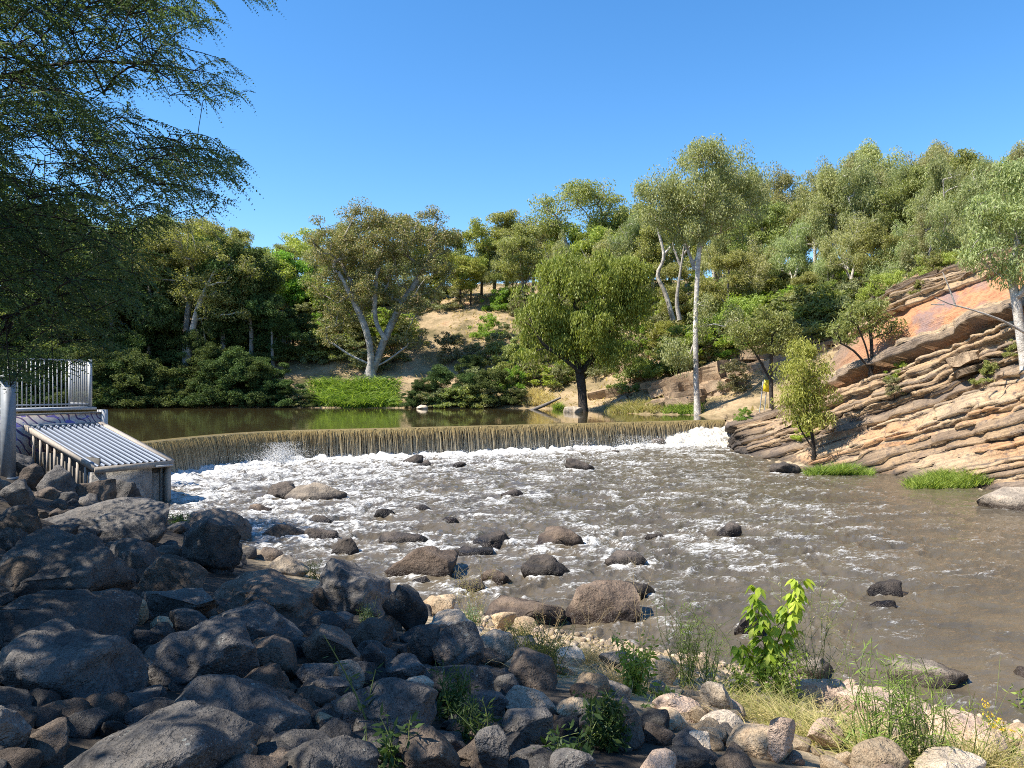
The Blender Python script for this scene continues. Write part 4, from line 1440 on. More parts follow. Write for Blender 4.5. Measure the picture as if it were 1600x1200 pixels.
hero('gum_tree', 11, (578, 594), None, [
    [(0, -6), (2, 40), (-4, 75), (-22, 120), (-45, 165)], [(3, 6), (22, 62), (48, 118), (78, 165), (95, 200)], [(26, 60), (10, 95), (12, 160)], [(10, 20), (28, 30), (58, 52)], [(-3, 25), (-30, 38), (-55, 55)]],
    [(-55, 205, 52, 55), (35, 222, 58, 45), (-62, 140, 42, 38), (92, 165, 46, 45), (108, 215, 36, 30), (92, 256, 26, 20), (-8, 252, 48, 24), (15, 150, 60, 42), (0, 195, 60, 40), (-30, 110, 40, 30), (60, 115, 40, 26), (-58, 70, 30, 24), (70, 66, 30, 22)],
    'spreading bronze tinged gum with pale forked trunk on the far bank above bright grass',
    n_tips=340, per=180, cr=1.15, ln=0.32, wd=0.12, droop=0.5, base_r=0.72, min_z=2.5, bark='bark_pale', leaf='gum_bronze')
hero('weeping_tree', 12, (912, 638), 84, [
    [(0, -4), (-2, 40), (-6, 72), (-14, 112), (-12, 180)], [(-6, 70), (-38, 95), (-62, 112), (-80, 140)], [(-5, 68), (25, 105), (48, 150)]],
    [(5, 222, 78, 40), (-62, 170, 52, 48), (68, 178, 46, 45), (-86, 118, 32, 34), (0, 150, 66, 44), (48, 108, 38, 30), (-40, 235, 40, 26), (60, 225, 40, 28), (-30, 110, 36, 24)],
    'dense round weeping tree with dark leaning trunk at the pool edge',
    n_tips=190, per=330, cr=1.2, ln=0.40, wd=0.10, droop=1.0, base_r=0.5, min_z=4.0, bark='bark_dark', leaf='weep', style='weep', shell=0.5)
hero('gum_tree', 13, (1090, 630), 74, [
    [(0, -6), (-3, 80), (-2, 170), (2, 245), (8, 300), (14, 360)], [(1, 225), (-14, 270), (-28, 310)], [(3, 240), (25, 285), (48, 330)]],
    [(-5, 345, 66, 42), (62, 372, 46, 36), (-56, 318, 42, 38), (34, 308, 48, 32), (92, 335, 28, 42), (10, 398, 58, 18), (-75, 350, 28, 24), (-12, 282, 40, 20), (10, 150, 22, 36), (50, 140, 26, 20), (-30, 90, 30, 26)],
    'tallest gum with a straight white trunk on the rock shelf',
    n_tips=280, per=160, cr=0.82, ln=0.28, wd=0.09, droop=1.1, base_r=0.26, min_z=5.0, bark='bark_pale', leaf='gum_grey', flat=1.25)
hero('gum_tree', 14, (290, 596), None, [
    [(0, -6), (-3, 50), (-2, 110), (10, 170)], [(5, 30), (12, 70), (32, 130), (60, 180)]],
    [(0, 215, 85, 42), (75, 185, 46, 52), (-60, 190, 50, 46), (30, 140, 60, 36), (60, 120, 48, 40)],
    'dark olive gum with pale twin trunk behind the overhanging foliage',
    n_tips=260, per=170, cr=1.15, ln=0.32, wd=0.12, droop=0.5, base_r=0.42, min_z=5.0, bark='bark_pale', leaf='gum_olive')
hero('gum_tree', 15, (905, 452), 128, [
    [(0, -6), (-6, 40), (-22, 90), (-35, 125)], [(-5, 38), (25, 90), (42, 130)]],
    [(-18, 150, 55, 24), (42, 142, 38, 28), (-48, 118, 28, 22), (10, 168, 46, 14), (62, 112, 22, 22)],
    'open crowned gum standing above the others on the skyline behind the weeping tree',
    n_tips=90, per=130, cr=1.6, ln=0.46, wd=0.16, droop=0.5, base_r=0.4, min_z=6.0, bark='bark_grey', leaf='gum_olive')
hero('sapling_gum', 16, (1272, 694), 47, [
    [(0, -4), (-3, 30), (-14, 75), (-20, 125)], [(-2, 12), (-22, 45), (-38, 85)]],
    [(-14, 128, 42, 46), (-38, 95, 30, 34), (12, 90, 34, 34), (-10, 60, 36, 18), (-20, 165, 26, 16)],
    'young yellow green gum growing out of the tilted rock beds beside the yellow sign',
    n_tips=95, per=120, cr=0.55, ln=0.24, wd=0.055, droop=1.0, base_r=0.11, min_z=1.2, bark='bark_dark', leaf='gum_sun', flat=0.9)
hero('gum_tree', 17, (1606, 566), 40, [
    [(0, -6), (-6, 70), (-14, 150), (-20, 190), (-10, 230), (0, 290)], [(-14, 150), (8, 185), (30, 230)], [(-20, 190), (-45, 225), (-60, 260)]],
    [(-50, 275, 46, 44), (5, 310, 50, 50), (-66, 220, 34, 30), (24, 235, 40, 36), (-30, 340, 34, 22), (-20, 195, 40, 20), (60, 290, 40, 50)],
    'white barked gum at the picture edge above the orange rock face',
    n_tips=130, per=150, cr=0.62, ln=0.24, wd=0.06, droop=1.0, base_r=0.24, min_z=4.0, bark='bark_pale', leaf='gum_grey', flat=0.85)
hero('wattle_tree', 18, (1362, 582), 49.2, [
    [(0, -4), (-10, 40), (-28, 80)], [(0, 2), (2, 50), (-2, 105)], [(-2, 10), (-30, 40), (-52, 52)]],
    [(-20, 90, 40, 26), (0, 108, 36, 20), (-46, 66, 24, 18), (24, 80, 28, 20)],
    'dark stemmed open tree left of the orange rock face', free=True,
    n_tips=60, per=60, cr=0.6, ln=0.26, wd=0.075, droop=0.5, base_r=0.14, min_z=1.2, bark='bark_dark', leaf='gum_olive')
hero('wattle_tree', 19, (1206, 562), 60, [
    [(0, -4), (-1, 60), (2, 120)], [(0, 50), (-20, 90), (-34, 110)]],
    [(-8, 140, 44, 34), (30, 120, 30, 26), (-42, 118, 28, 24), (0, 100, 34, 16)],
    'slim tree with a black trunk above the shadowed rock ledges',
    n_tips=80, per=70, cr=0.7, ln=0.28, wd=0.085, droop=0.6, base_r=0.16, min_z=3.0, bark='bark_dark', leaf='gum_olive')

# bare white limbs and the long dead branch
def dead(name, lines, depth, r0, label):
    b0 = px3(*lines[0][0], depth)
    o = empty(name, b0)
    for k, ln_ in enumerate(lines):
        pts = np.array([px3(a, h, depth) - b0 for a, h in ln_])
        pts[:, 1] = 0.15 * np.arange(len(pts)) * (1 if k % 2 else -1)
        Q = catmull(pts, 0.4) if len(pts) > 2 else pts
        mb = MB(); mb.tube(Q, np.linspace(r0 * (1 if k == 0 else 0.6), r0 * 0.3, len(Q)), 7)
        link('trunk' if k == 0 else 'branch', mb.build('trunk' if k == 0 else 'branch', M['bark_pale'], True), o)
    return tag(o, label, 'dead tree')
dead('dead_tree', [[(1062, 500), (1057, 470), (1062, 425), (1068, 382)], [(1063, 415), (1056, 395), (1052, 378)], [(1066, 400), (1078, 385)]], 82, 0.25, 'bare white dead trunk left of the tallest gum')
dead('dead_tree', [[(1052, 500), (1040, 460), (1027, 430), (1036, 400), (1024, 350), (1026, 325)], [(1036, 400), (1048, 385)]], 86, 0.3, 'crooked white dead trunk beyond the weeping tree crown')
dead('dead_branch', [[(1602, 520), (1560, 500), (1510, 484), (1475, 476), (1450, 466)], [(1494, 480), (1482, 440), (1478, 424)], [(1475, 476), (1452, 476)]], 39.5, 0.075, 'long bare grey branch reaching across the orange rock face')

# ---- hillside wood: a few kinds, copied
def proto(seed, h, w, kind, bark, leaf, n_tips=76, per=170, ln=0.34, wd=0.13, droop=0.55, cr=1.5, style='gum', flat=0.65):
    r = np.random.RandomState(seed)
    trunks = [[(0, 0, -0.6), (r.normal(0, .15), r.normal(0, .15), h * .3), (r.normal(0, .4), r.normal(0, .4), h * .6), (r.normal(0, .6), r.normal(0, .6), h * .85)]]
    a = r.uniform(0, 6.28)
    trunks.append([trunks[0][1], (math.cos(a) * w * .2, math.sin(a) * w * .2, h * .5), (math.cos(a) * w * .38, math.sin(a) * w * .38, h * .72)])
    bl = []
    lo = {'tall': 0.36, 'round': 0.2, 'low': 0.06, 'bush': -0.05}[kind]
    for k in range(r.randint(16, 22)):
        zz = r.uniform(max(lo + 0.08, 0.12), 0.88)
        wr = math.sin(math.pi * min(1, (zz - lo + 0.12) / (1.05 - lo))) ** 0.6
        th = r.uniform(0, 6.28); rr = r.uniform(0.05, 1.0) * w / 2 * wr
        bl.append((math.cos(th) * rr, math.sin(th) * rr, zz * h, w * r.uniform(.09, .18), w * r.uniform(.09, .18), h * (r.uniform(.05, .11) if kind != 'bush' else r.uniform(.14, .24))))
    if kind == 'bush':
        for k in range(6):
            th = k * 1.05 + r.uniform(0, .4)
            bl.append((math.cos(th) * w * .3, math.sin(th) * w * .3, h * .14, w * .22, w * .22, h * .14))
    return tree_parts(seed, trunks, bl, int(n_tips * 1.9), int(per * (0.8 if kind == 'bush' else 0.64)), cr * 0.6, ln, wd, droop, 0.017 * h, max(0.2, h * lo * 0.6), bark, leaf, style, flat)

NT = 1.35
KINDS = {
    'olive1': proto(51, 15, 10, 'tall', 'bark_grey', 'gum_olive'),
    'olive2': proto(52, 14, 11, 'round', 'bark_grey', 'gum_olive', 70),
    'grey1': proto(53, 15, 8.5, 'tall', 'bark_pale', 'gum_grey', 64, 210, 0.34, 0.08, 1.1, 1.15, 'gum', 1.3),
    'grey2': proto(54, 13, 9, 'round', 'bark_pale', 'gum_grey', 70, 200, 0.34, 0.08, 1.1, 1.15, 'gum', 1.3),
    'grey3': proto(55, 16, 7, 'tall', 'bark_pale', 'gum_grey', 60, 210, 0.34, 0.08, 1.1, 1.1, 'gum', 1.4),
    'sun1': proto(56, 11, 9, 'round', 'bark_dark', 'gum_sun', 66, 120, 0.36, 0.12, 0.6, 1.25),
    'sun2': proto(57, 9, 9, 'low', 'bark_dark', 'gum_sun', 60, 120, 0.34, 0.12, 0.6, 1.2),
    'bronze1': proto(58, 14, 11, 'round', 'bark_grey', 'gum_bronze', 70),
    'lime1': proto(59, 10, 9, 'low', 'bark_dark', 'lime_leaf', 60, 120, 0.36, 0.14, 0.4, 1.2),
    'dark1': proto(60, 9, 9, 'bush', 'bark_dark', 'dark_leaf', 80, 190, 0.28, 0.13, 0.3, 1.15),
    'dark2': proto(61, 7, 9, 'bush', 'bark_dark', 'dark_leaf', 80, 180, 0.26, 0.13, 0.3, 1.1),
    'darktall': proto(66, 14, 10, 'round', 'bark_grey', 'dark_leaf', 80, 190, 0.34, 0.13, 0.5, 1.3),
    'scrub1': proto(62, 4, 4.5, 'bush', 'bark_dark', 'scrub_leaf', 44, 70, 0.25, 0.09, 0.2, 0.6),
    'scrub2': proto(63, 3, 4, 'bush', 'bark_dark', 'gum_olive', 44, 70, 0.25, 0.09, 0.2, 0.55),
    'scrub3': proto(64, 3, 4, 'bush', 'bark_dark', 'lime_leaf', 40, 70, 0.24, 0.09, 0.2, 0.55),
}
KH = {'olive1': 15, 'olive2': 14, 'grey1': 15, 'grey2': 13, 'grey3': 16, 'sun1': 11, 'sun2': 9, 'bronze1': 14, 'lime1': 10, 'dark1': 9, 'dark2': 7, 'darktall': 14, 'scrub1': 4, 'scrub2': 3, 'scrub3': 3}
SKY = np.array([(-100, 330), (130, 330), (330, 325), (400, 350), (450, 355), (480, 345), (530, 330), (650, 325), (700, 348), (750, 332), (800, 322), (860, 320), (950, 315), (990, 305), (1010, 292), (1060, 250), (1160, 240), (1200, 252), (1260, 252), (1300, 237), (1350, 214), (1400, 252), (1450, 214), (1500, 207), (1550, 226), (1600, 207), (1750, 200)], float)
rt = np.random.RandomState(21)
ORD = ['first', 'second', 'third', 'fourth', 'fifth', 'sixth', 'seventh', 'eighth', 'ninth', 'tenth', 'eleventh', 'twelfth', 'thirteenth', 'fourteenth', 'fifteenth',
       'sixteenth', 'seventeenth', 'eighteenth', 'nineteenth', 'twentieth', 'twenty-first', 'twenty-second', 'twenty-third', 'twenty-fourth', 'twenty-fifth', 'twenty-sixth', 'twenty-seventh', 'twenty-eighth', 'twenty-ninth', 'thirtieth']
_n_in = {}
def nth(group):
    """', third from the left' within a row that is planted from left to right"""
    k = _n_in.get(group, 0)
    _n_in[group] = k + 1
    return ', %s from the left' % ORD[min(k, 29)]
def hill_tree(kind, px, base_py, top_py, label, group, cat='tree', name='gum_tree', fat=1.0):
    p = hit_ground(px, base_py, 0, 20, 230)
    h = (base_py - top_py) * p[1] / FPX
    k = h / KH[kind]
    tm, cm = KINDS[kind]
    wk = k * rt.uniform(0.85, 1.2) * fat
    p[2] = gz(p[0], p[1]) - 0.15
    plant_tree(name, p, tm, cm, label, cat, group, rt.uniform(0, 6.28), (wk, wk, k))
    return p

def gsky(px):
    """row of the bare ridge in the photo"""
    return np.interp(px, [0, 400, 900, 1100, 1300, 1500, 1600], [455, 455, 452, 440, 420, 395, 385])
# along the ridge, one by one
RID = [(60, 'olive2'), (120, 'olive1'), (185, 'sun1'), (250, 'olive2'), (320, 'bronze1'), (372, 'olive1'), (412, 'sun1'), (452, 'sun2'), (500, 'sun1'), (548, 'olive2'), (610, 'bronze1'), (660, 'olive1'),
       (712, 'olive2'), (752, 'sun1'), (792, 'olive1'), (832, 'grey2'), (870, 'olive2'), (935, 'olive2'), (972, 'olive1'), (1008, 'olive2'), (1045, 'grey2'), (1120, 'olive1'), (1170, 'grey3'), (1215, 'grey1'),
       (1252, 'grey2'), (1288, 'grey1'), (1318, 'grey2'), (1350, 'grey3'), (1388, 'grey1'), (1425, 'grey2'), (1452, 'grey3'), (1488, 'grey1'), (1520, 'grey2'), (1556, 'grey3'), (1592, 'grey1'), (1640, 'grey2'), (1690, 'grey1')]
for px, kd in RID:
    top = np.interp(px, SKY[:, 0], SKY[:, 1]) + rt.uniform(-4, 12)
    if px < 440: lab, gr = 'skyline gum behind the overhanging foliage and the olive gum', 'skyline gums at the left end of the ridge'
    elif px < 720: lab, gr = 'skyline gum behind the spreading bronze tinged gum', 'skyline gums behind the bronze gum'
    elif px < 1060: lab, gr = 'skyline gum behind the weeping tree', 'skyline gums in the middle of the ridge'
    elif px < 1300: lab, gr = 'pale skyline gum just right of the tallest white trunked gum', 'skyline gums beside the tallest gum'
    else: lab, gr = 'pale feathery skyline gum high above the orange rock face', 'skyline gums above the orange rock face'
    hill_tree(kd, px, gsky(px) + rt.uniform(4, 18), top, lab + nth(gr), gr)
for k, px in enumerate(np.arange(-60, 1700, 23)):
    px = px + rt.uniform(-8, 8)
    if 1010 < px < 1075 or (430 < px < 860 and k % 2): continue
    kd = rt.choice(['olive1', 'sun1', 'sun1', 'grey2', 'grey1'] if px < 1000 else ['grey1', 'grey2', 'grey3', 'olive1', 'sun1'])
    by = gsky(px) + rt.uniform(12, 48)
    ty = np.interp(px, SKY[:, 0], SKY[:, 1]) + rt.uniform(8, 55)
    lab, gr = (('gum in the wood below the skyline behind the bronze gum', 'wood below the skyline behind the bronze gum') if px < 720 else
               ('gum in the wood below the skyline behind the weeping tree', 'wood below the skyline behind the weeping tree') if px < 1060 else
               ('gum in the wood below the skyline right of the tallest gum', 'wood below the skyline right of the tallest gum'))
    hill_tree(kd, px, by, ty, lab + nth(gr), gr, fat=0.95)
# on and above the tilted beds
for px in sorted(rt.uniform(1230, 1570, 26)):
    by = np.interp(px, [1230, 1400, 1570], [548, 492, 425]) + rt.uniform(-14, 16)
    hill_tree(rt.choice(['sun2', 'scrub2', 'sun1', 'scrub1', 'grey2']), px, by, by - rt.uniform(35, 85), 'small tree rooted along the top of the tilted rock beds' + nth('beds'), 'small trees along the top of the rock beds', 'tree', 'scrub_tree', 1.1)
# second row, lower on the slope
ROW2 = [(-40, 520, 330, 'olive2'), (40, 520, 340, 'olive1'), (110, 545, 350, 'olive2'), (180, 545, 350, 'olive1'), (230, 520, 360, 'bronze1'), (345, 540, 380, 'olive2'), (382, 535, 400, 'olive1'),
        (420, 500, 385, 'sun1'), (455, 492, 380, 'lime1'), (430, 480, 390, 'lime1'), (480, 480, 395, 'sun2'), (505, 500, 410, 'sun2'), (690, 470, 395, 'sun2'), (735, 480, 390, 'sun1'), (770, 470, 370, 'grey2'), (800, 480, 385, 'olive2'),
        (985, 480, 340, 'olive2'), (1020, 490, 350, 'olive1'), (1060, 520, 390, 'olive2'), (1140, 520, 380, 'olive2'), (1180, 500, 360, 'grey2'), (1165, 560, 450, 'sun1'), (1030, 570, 480, 'sun1'), (1060, 590, 500, 'sun2'),
        (1240, 490, 340, 'grey1'), (1290, 490, 350, 'grey2'), (1330, 480, 330, 'grey1'), (1365, 475, 330, 'olive1'), (1405, 470, 335, 'grey2'), (1450, 460, 320, 'grey1'), (1490, 440, 300, 'grey2'), (1535, 430, 300, 'grey1'), (1575, 420, 290, 'grey2'), (1630, 410, 270, 'grey1'),
        (1300, 515, 430, 'sun2'), (1262, 520, 420, 'olive2'), (1390, 500, 410, 'sun1'), (1440, 478, 395, 'sun2'), (1490, 456, 380, 'sun1'), (1235, 545, 470, 'sun2'), (1130, 470, 340, 'grey2'), (960, 470, 350, 'sun1'), (930, 480, 360, 'olive2')]
for px, by, ty, kd in sorted(ROW2):
    if px < 400: lab, gr = 'shaded gum low on the slope around the olive gum', 'gums low on the left slope'
    elif px < 560: lab, gr = 'bright green tree on the slope left of the bronze tinged gum', 'bright trees left of the bronze gum'
    elif px < 820: lab, gr = 'green slope tree between the bronze gum and the weeping tree', 'slope trees between bronze gum and weeping tree'
    elif px < 1070: lab, gr = 'green tree on the slope right behind the weeping tree', 'slope trees behind the weeping tree'
    elif px < 1210: lab, gr = 'green tree on the slope around the tallest white trunked gum', 'slope trees around the tallest gum'
    else: lab, gr = 'pale green gum in the crowded wood above the rock beds', 'gums crowding the slope above the rock beds'
    hill_tree(kd, px, by + rt.uniform(-4, 4), ty + rt.uniform(-8, 8), lab + nth(gr), gr)
# dark bushes along the shaded far shore
DB = [(20, 634, 560, 'dark1'), (80, 634, 560, 'dark2'), (135, 634, 545, 'dark1'), (170, 634, 560, 'dark2'), (205, 634, 545, 'dark1'), (240, 634, 570, 'dark2'), (262, 628, 590, 'dark2'), (330, 634, 560, 'dark2'), (365, 634, 545, 'dark1'), (400, 634, 560, 'dark1'), (440, 634, 590, 'dark2'),
      (300, 634, 590, 'dark2'), (460, 560, 490, 'dark1'), (420, 570, 505, 'dark2'), (350, 575, 500, 'dark1')]
for k in range(26):
    px = rt.uniform(-60, 425)
    DB.append((px, rt.uniform(600, 632), rt.uniform(540, 585), rt.choice(['dark1', 'dark2'])))
for k in range(22):
    px = rt.uniform(-60, 330)
    by = rt.uniform(520, 600)
    DB.append((px, by, by - rt.uniform(55, 95), rt.choice(['dark1', 'dark2', 'olive2'])))
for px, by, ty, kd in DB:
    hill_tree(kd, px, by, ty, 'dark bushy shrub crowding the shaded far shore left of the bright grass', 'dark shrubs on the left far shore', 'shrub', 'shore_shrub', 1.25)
for px, by, ty, kd, lab in [(655, 633, 590, 'dark1', 'dark glossy bush at the water right of the bright grass'), (690, 633, 570, 'dark1', 'largest dark bush at the water left of the half sunk rock'), (735, 633, 580, 'dark2', 'dark bush on the far shore below the dry slope'), (768, 632, 575, 'dark2', 'dark bush on the far shore left of the lime green shrub'), (735, 590, 550, 'dark2', 'dark bush on the dry slope above the shore')]:
    hill_tree(kd, px, by, ty, lab, None, 'shrub', 'shore_shrub')
for px, by, ty, lab in [(352, 585, 352, 'tall dark tree just right of the olive gum'), (392, 580, 372, 'tall dark tree midway between olive gum and bronze gum'), (230, 585, 345, 'tall dark tree just left of the olive gum'),
                        (428, 590, 455, 'shorter dark tree left of the bright grass bank'), (170, 590, 360, 'tall dark tree behind the overhanging foliage above the railing'), (318, 600, 470, 'shorter dark tree in front of the olive gum crown')]:
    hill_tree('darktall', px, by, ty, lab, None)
# low fringe along the water's edge
for k in range(34):
    px = rt.uniform(445, 905)
    if 492 < px < 610 or 815 < px < 880: continue
    py = rt.uniform(628, 637)
    hill_tree(rt.choice(['dark2', 'scrub2', 'scrub1', 'dark1']), px, py, py - rt.uniform(16, 36), 'low dark fringe bush at the waterline between the bright grass and the weeping tree', 'fringe bushes along the pool edge', 'shrub', 'shore_shrub', 1.7)
# scrub over the dry slopes
n_sc = 0
for k in range(900):
    px = rt.uniform(330, 1330)
    lo_ = np.interp(px, [330, 620, 860, 1000, 1330], [560, 585, 620, 600, 520])
    py = rt.uniform(gsky(px) + 15, lo_)
    if 620 < px < 860 and rt.rand() < 0.6 or 380 < px < 480 and rt.rand() < 0.5: continue
    p = hit_ground(px, py, 0, 20, 200)
    if p[2] < 2.3: continue
    kd = rt.choice(['scrub1', 'scrub1', 'scrub2', 'scrub2', 'scrub3'])
    hh = rt.uniform(1.8, 5.0)
    zone = 'left of the bronze gum' if px < 560 else 'below the ridge between bronze gum and weeping tree' if px < 830 else 'around the weeping tree and tallest gum' if px < 1110 else 'above the rock ledges by the yellow sign'
    hill_tree(kd, px, py, py - hh * FPX / p[1], 'low scrub bush on the dry slope ' + zone, 'scrub ' + zone, 'bush', 'scrub_bush', rt.uniform(0.9, 1.4))
    n_sc += 1
    if n_sc >= 260: break
for px, by, ty, kd, lab in [(1310, 585, 562, 'scrub3', 'bright lime bush on the rocks left of the dark stemmed tree'), (1415, 668, 652, 'scrub2', 'little green bush under the overhanging ledge'), (800, 612, 570, 'scrub3', 'lime green shrub on the far shore'),
                            (830, 600, 555, 'scrub1', 'grey green rounded bush left of the weeping tree trunk'), (985, 612, 560, 'scrub2', 'green bush right of the weeping tree trunk'), (1010, 600, 540, 'sun2', 'leafy shrub between the weeping tree and the tallest gum'),
                            (1150, 615, 560, 'scrub1', 'grey bush on the ledges left of the yellow sign'), (870, 610, 570, 'scrub1', 'pale bush just behind the weeping tree trunk'), (1450, 470, 440, 'scrub2', 'green bush overhanging the orange rock face'), (1400, 500, 455, 'scrub3', 'bright bush on top of the beds left of the orange face'), (1345, 530, 490, 'scrub2', 'bush on the beds above the dark stemmed tree')]:
    hill_tree(kd, px, by, ty, lab, None, 'bush', 'scrub_bush')

# tufts rooted in the cracks of the tilted beds
for k in range(34):
    si = rt.uniform(0.16, 0.8) * (len(RB) - 1); a_ = rt.uniform(0.1, 0.85)
    p0 = cliff_base(np.array([si]), np.array([a_]))
    D, i_, mas, b0 = cliff_disp(p0)
    if mas[0]: continue
    p = p0[0] + D[0] * np.array([-0.88, -0.35, 0.12]) + np.array([0.1, 0.05, -0.1])
    kd = rt.choice(['scrub1', 'scrub2', 'scrub3'])
    q = rt.uniform(0.18, 0.5)
    plant_tree('scrub_tuft', p, *KINDS[kd], 'little green tuft rooted in a crack of the tilted rock beds', 'bush', 'tufts in the cracks of the rock beds', rt.uniform(0, 6.28), (q, q, q))

# ------------------------------------------------------------------ intake building beside the weir
conc = rock_mat('weathered_concrete', (0.27, 0.255, 0.23), (0.45, 0.43, 0.39), (0.3, 0.26, 0.21), 0.0, 0.3, False, 0.8)
galv = plain('galvanised_steel', (0.22, 0.235, 0.245), 0.6, 0.1, 0.12, 9)
rib_m = plain('ribbed_sheet', (0.15, 0.175, 0.22), 0.55, 0.25, 0.1, 7)
pan_m = plain('sheet_valley', (0.018, 0.02, 0.028), 0.7, 0.1, 0.2, 7)
trim_m = plain('timber_trim', (0.33, 0.28, 0.225), 0.75, 0, 0.2, 12)
white_p = plain('white_painted_steel', (0.42, 0.42, 0.41), 0.55, 0.05, 0.08, 10)
dark_p = plain('dark_recess_panel', (0.10, 0.09, 0.075), 0.8, 0, 0.3, 8)
graf, t, b, _ = newmat('graffiti_wall')
v = coords(t)
wv = N(t, 'ShaderNodeTexWave', wave_type='RINGS'); wv.inputs['Scale'].default_value = 1.3; wv.inputs['Distortion'].default_value = 9; wv.inputs['Detail'].default_value = 1.5
L(t, v, wv.inputs['Vector'])
pn = tnoise(t, v, 1.1, 2)
line = math_(t, 'GREATER_THAN', wv.outputs['Fac'], 0.86)
blobm = math_(t, 'GREATER_THAN', tnoise(t, coords(t, 'Object', (1, 1, 2.2)), 1.6, 2), 0.6)
c = mix(t, line, ramp(t, tnoise(t, v, 9, 4), [(0.3, (0.42, 0.38, 0.36)), (0.7, (0.6, 0.55, 0.52))]), (0.10, 0.07, 0.16))
c = mix(t, blobm, c, (0.16, 0.14, 0.42))
L(t, c, b.inputs['Base Color']); b.inputs['Roughness'].default_value = 0.8

BO = np.array([-16.0, 29.5, 0.0]); BU = np.array([0.571, 0.821, 0.0]); BV = np.array([-0.821, 0.571, 0.0]); BZ = np.array([0, 0, 1.0])
def bp(u, v_, z): return BU * u + BV * v_ + BZ * z
intake = empty('intake_building', BO)
tag(intake, 'low concrete intake building with sloping ribbed metal cover beside the weir', 'building')
def part(name, mat, *boxes, parent=None, ax=None):
    mb = MB()
    for c_, s_ in boxes:
        mb.box(c_, s_, np.stack([BU, BV, BZ]) if ax is None else ax)
    return link(name, mb.build(name, mat), parent or intake)
Wd_, Ld_, z0_, z1_ = 3.1, 5.8, 1.72, 3.13
part('front_wall', conc, (bp(1.1, 0.2, 0.45), (2.4, 0.3, 2.3)))
part('recess_panel', dark_p, (bp(2.62, 0.5, 0.4), (0.62, 0.06, 2.2)))
part('recess_panel', conc, (bp(2.66, 0.44, 0.35), (0.34, 0.06, 1.9)))
part('corner_post', trim_m, (bp(3.04, 0.2, 0.45), (0.16, 0.34, 2.3)))
part('lintel', white_p, (bp(2.72, 0.06, 1.63), (0.75, 0.5, 0.07)))
part('side_wall', conc, (bp(3.0, 2.9, 0.55), (0.2, 4.9, 2.4)))
part('inner_wall', dark_p, (bp(0.35, 3.0, 0.9), (0.1, 5.2, 2.4)))
sl = unit(BV * Ld_ + BZ * (z1_ - z0_)); sn = np.cross(BU, sl)
RA = np.stack([BU, sl, sn])
SL = math.hypot(Ld_, z1_ - z0_)
mid_ = bp(Wd_ / 2, Ld_ / 2, (z0_ + z1_) / 2)
cover = part('cover_sheet', pan_m, (mid_, (Wd_ - 0.1, SL - 0.05, 0.05)), ax=RA)
nr = 12
mbr = MB()
th = np.linspace(0, math.pi, 7)
prof_ = np.stack([np.cos(th) * 0.055, np.sin(th) * 0.085], 1)
Vr = []
for e in (-SL / 2 + 0.1, SL / 2 - 0.1):
    for a, h in prof_:
        Vr.append(BU * a + sl * e + sn * h)
mbr.add(np.array(Vr), grid_faces(2, 7))
rib_me = mbr.build('rib', rib_m, True)
for k in range(nr):
    u_ = 0.16 + (Wd_ - 0.32) * k / (nr - 1)
    link('rib', rib_me, cover, mid_ + BU * (u_ - Wd_ / 2) + sn * 0.027)
part('fascia', trim_m, (bp(Wd_ / 2, -0.06, z0_ - 0.03), (Wd_ + 0.12, 0.08, 0.24)))
part('edge_beam', trim_m, (mid_ - BU * (Wd_ / 2 + 0.03) + sn * 0.03, (0.12, SL, 0.2)), ax=RA)
part('edge_beam', trim_m, (mid_ + BU * (Wd_ / 2 + 0.04) + sn * 0.03, (0.2, SL, 0.2)), ax=RA)
part('top_beam', galv, (bp(Wd_ / 2, Ld_ + 0.02, z1_ + 0.06), (Wd_ + 0.2, 0.1, 0.14)))
slat_me = None
for k in range(8):
    v_ = 0.7 + k * 0.62
    zt = z0_ + (z1_ - z0_) * v_ / Ld_ - 0.12
    part('slat', trim_m, (bp(-0.02, v_, zt - 0.55), (0.07, 0.13, 1.1)))
part('back_wall', graf, (bp(0.2, Ld_ + 0.45, 2.6), (6.2, 0.35, 2.1)))
part('wall_cap', conc, (bp(0.2, Ld_ + 0.45, 3.68), (6.3, 0.5, 0.07)))
part('wall_pillar', white_p, (bp(3.45, Ld_ + 0.42, 2.7), (0.28, 0.45, 2.2)))
part('walkway_slab', white_p, (bp(0.15, Ld_ + 1.6, 3.86), (6.6, 1.3, 0.12)))

# railing on the walkway
rail = empty('railing', BO + bp(0, Ld_ + 1.2, 3.9))
tag(rail, 'tall pale steel railing with upright bars above the graffiti wall', 'railing')
ra = bp(-3.0, Ld_ + 1.05, 3.95) - bp(0, Ld_ + 1.2, 3.9); rb = bp(3.2, Ld_ + 1.05, 3.95) - bp(0, Ld_ + 1.2, 3.9)
rcn = rb + BV * 1.9
RHt = 2.15
for nm, zz in (('bottom_rail', 0.12), ('top_rail', RHt)):
    mb = MB(); mb.bar(ra + BZ * zz, rb + BZ * zz, 0.06, 0.07); link(nm, mb.build(nm, white_p), rail)
    mb = MB(); mb.bar(rb + BZ * zz, rcn + BZ * zz, 0.06, 0.07); link(nm, mb.build(nm, white_p), rail)
mb = MB(); mb.box((0, 0, RHt / 2), (0.035, 0.035, RHt)); bar_me = mb.build('bar', white_p)
mb = MB(); mb.box((0, 0, RHt / 2), (0.13, 0.13, RHt + 0.1)); post_me = mb.build('post', white_p)
nb_ = 34
for k in range(1, nb_):
    link('bar', bar_me, rail, ra + (rb - ra) * k / nb_)
for k in range(1, 10):
    link('bar', bar_me, rail, rb + (rcn - rb) * k / 10)
for q in (ra, rb, rcn):
    link('post', post_me, rail, q)

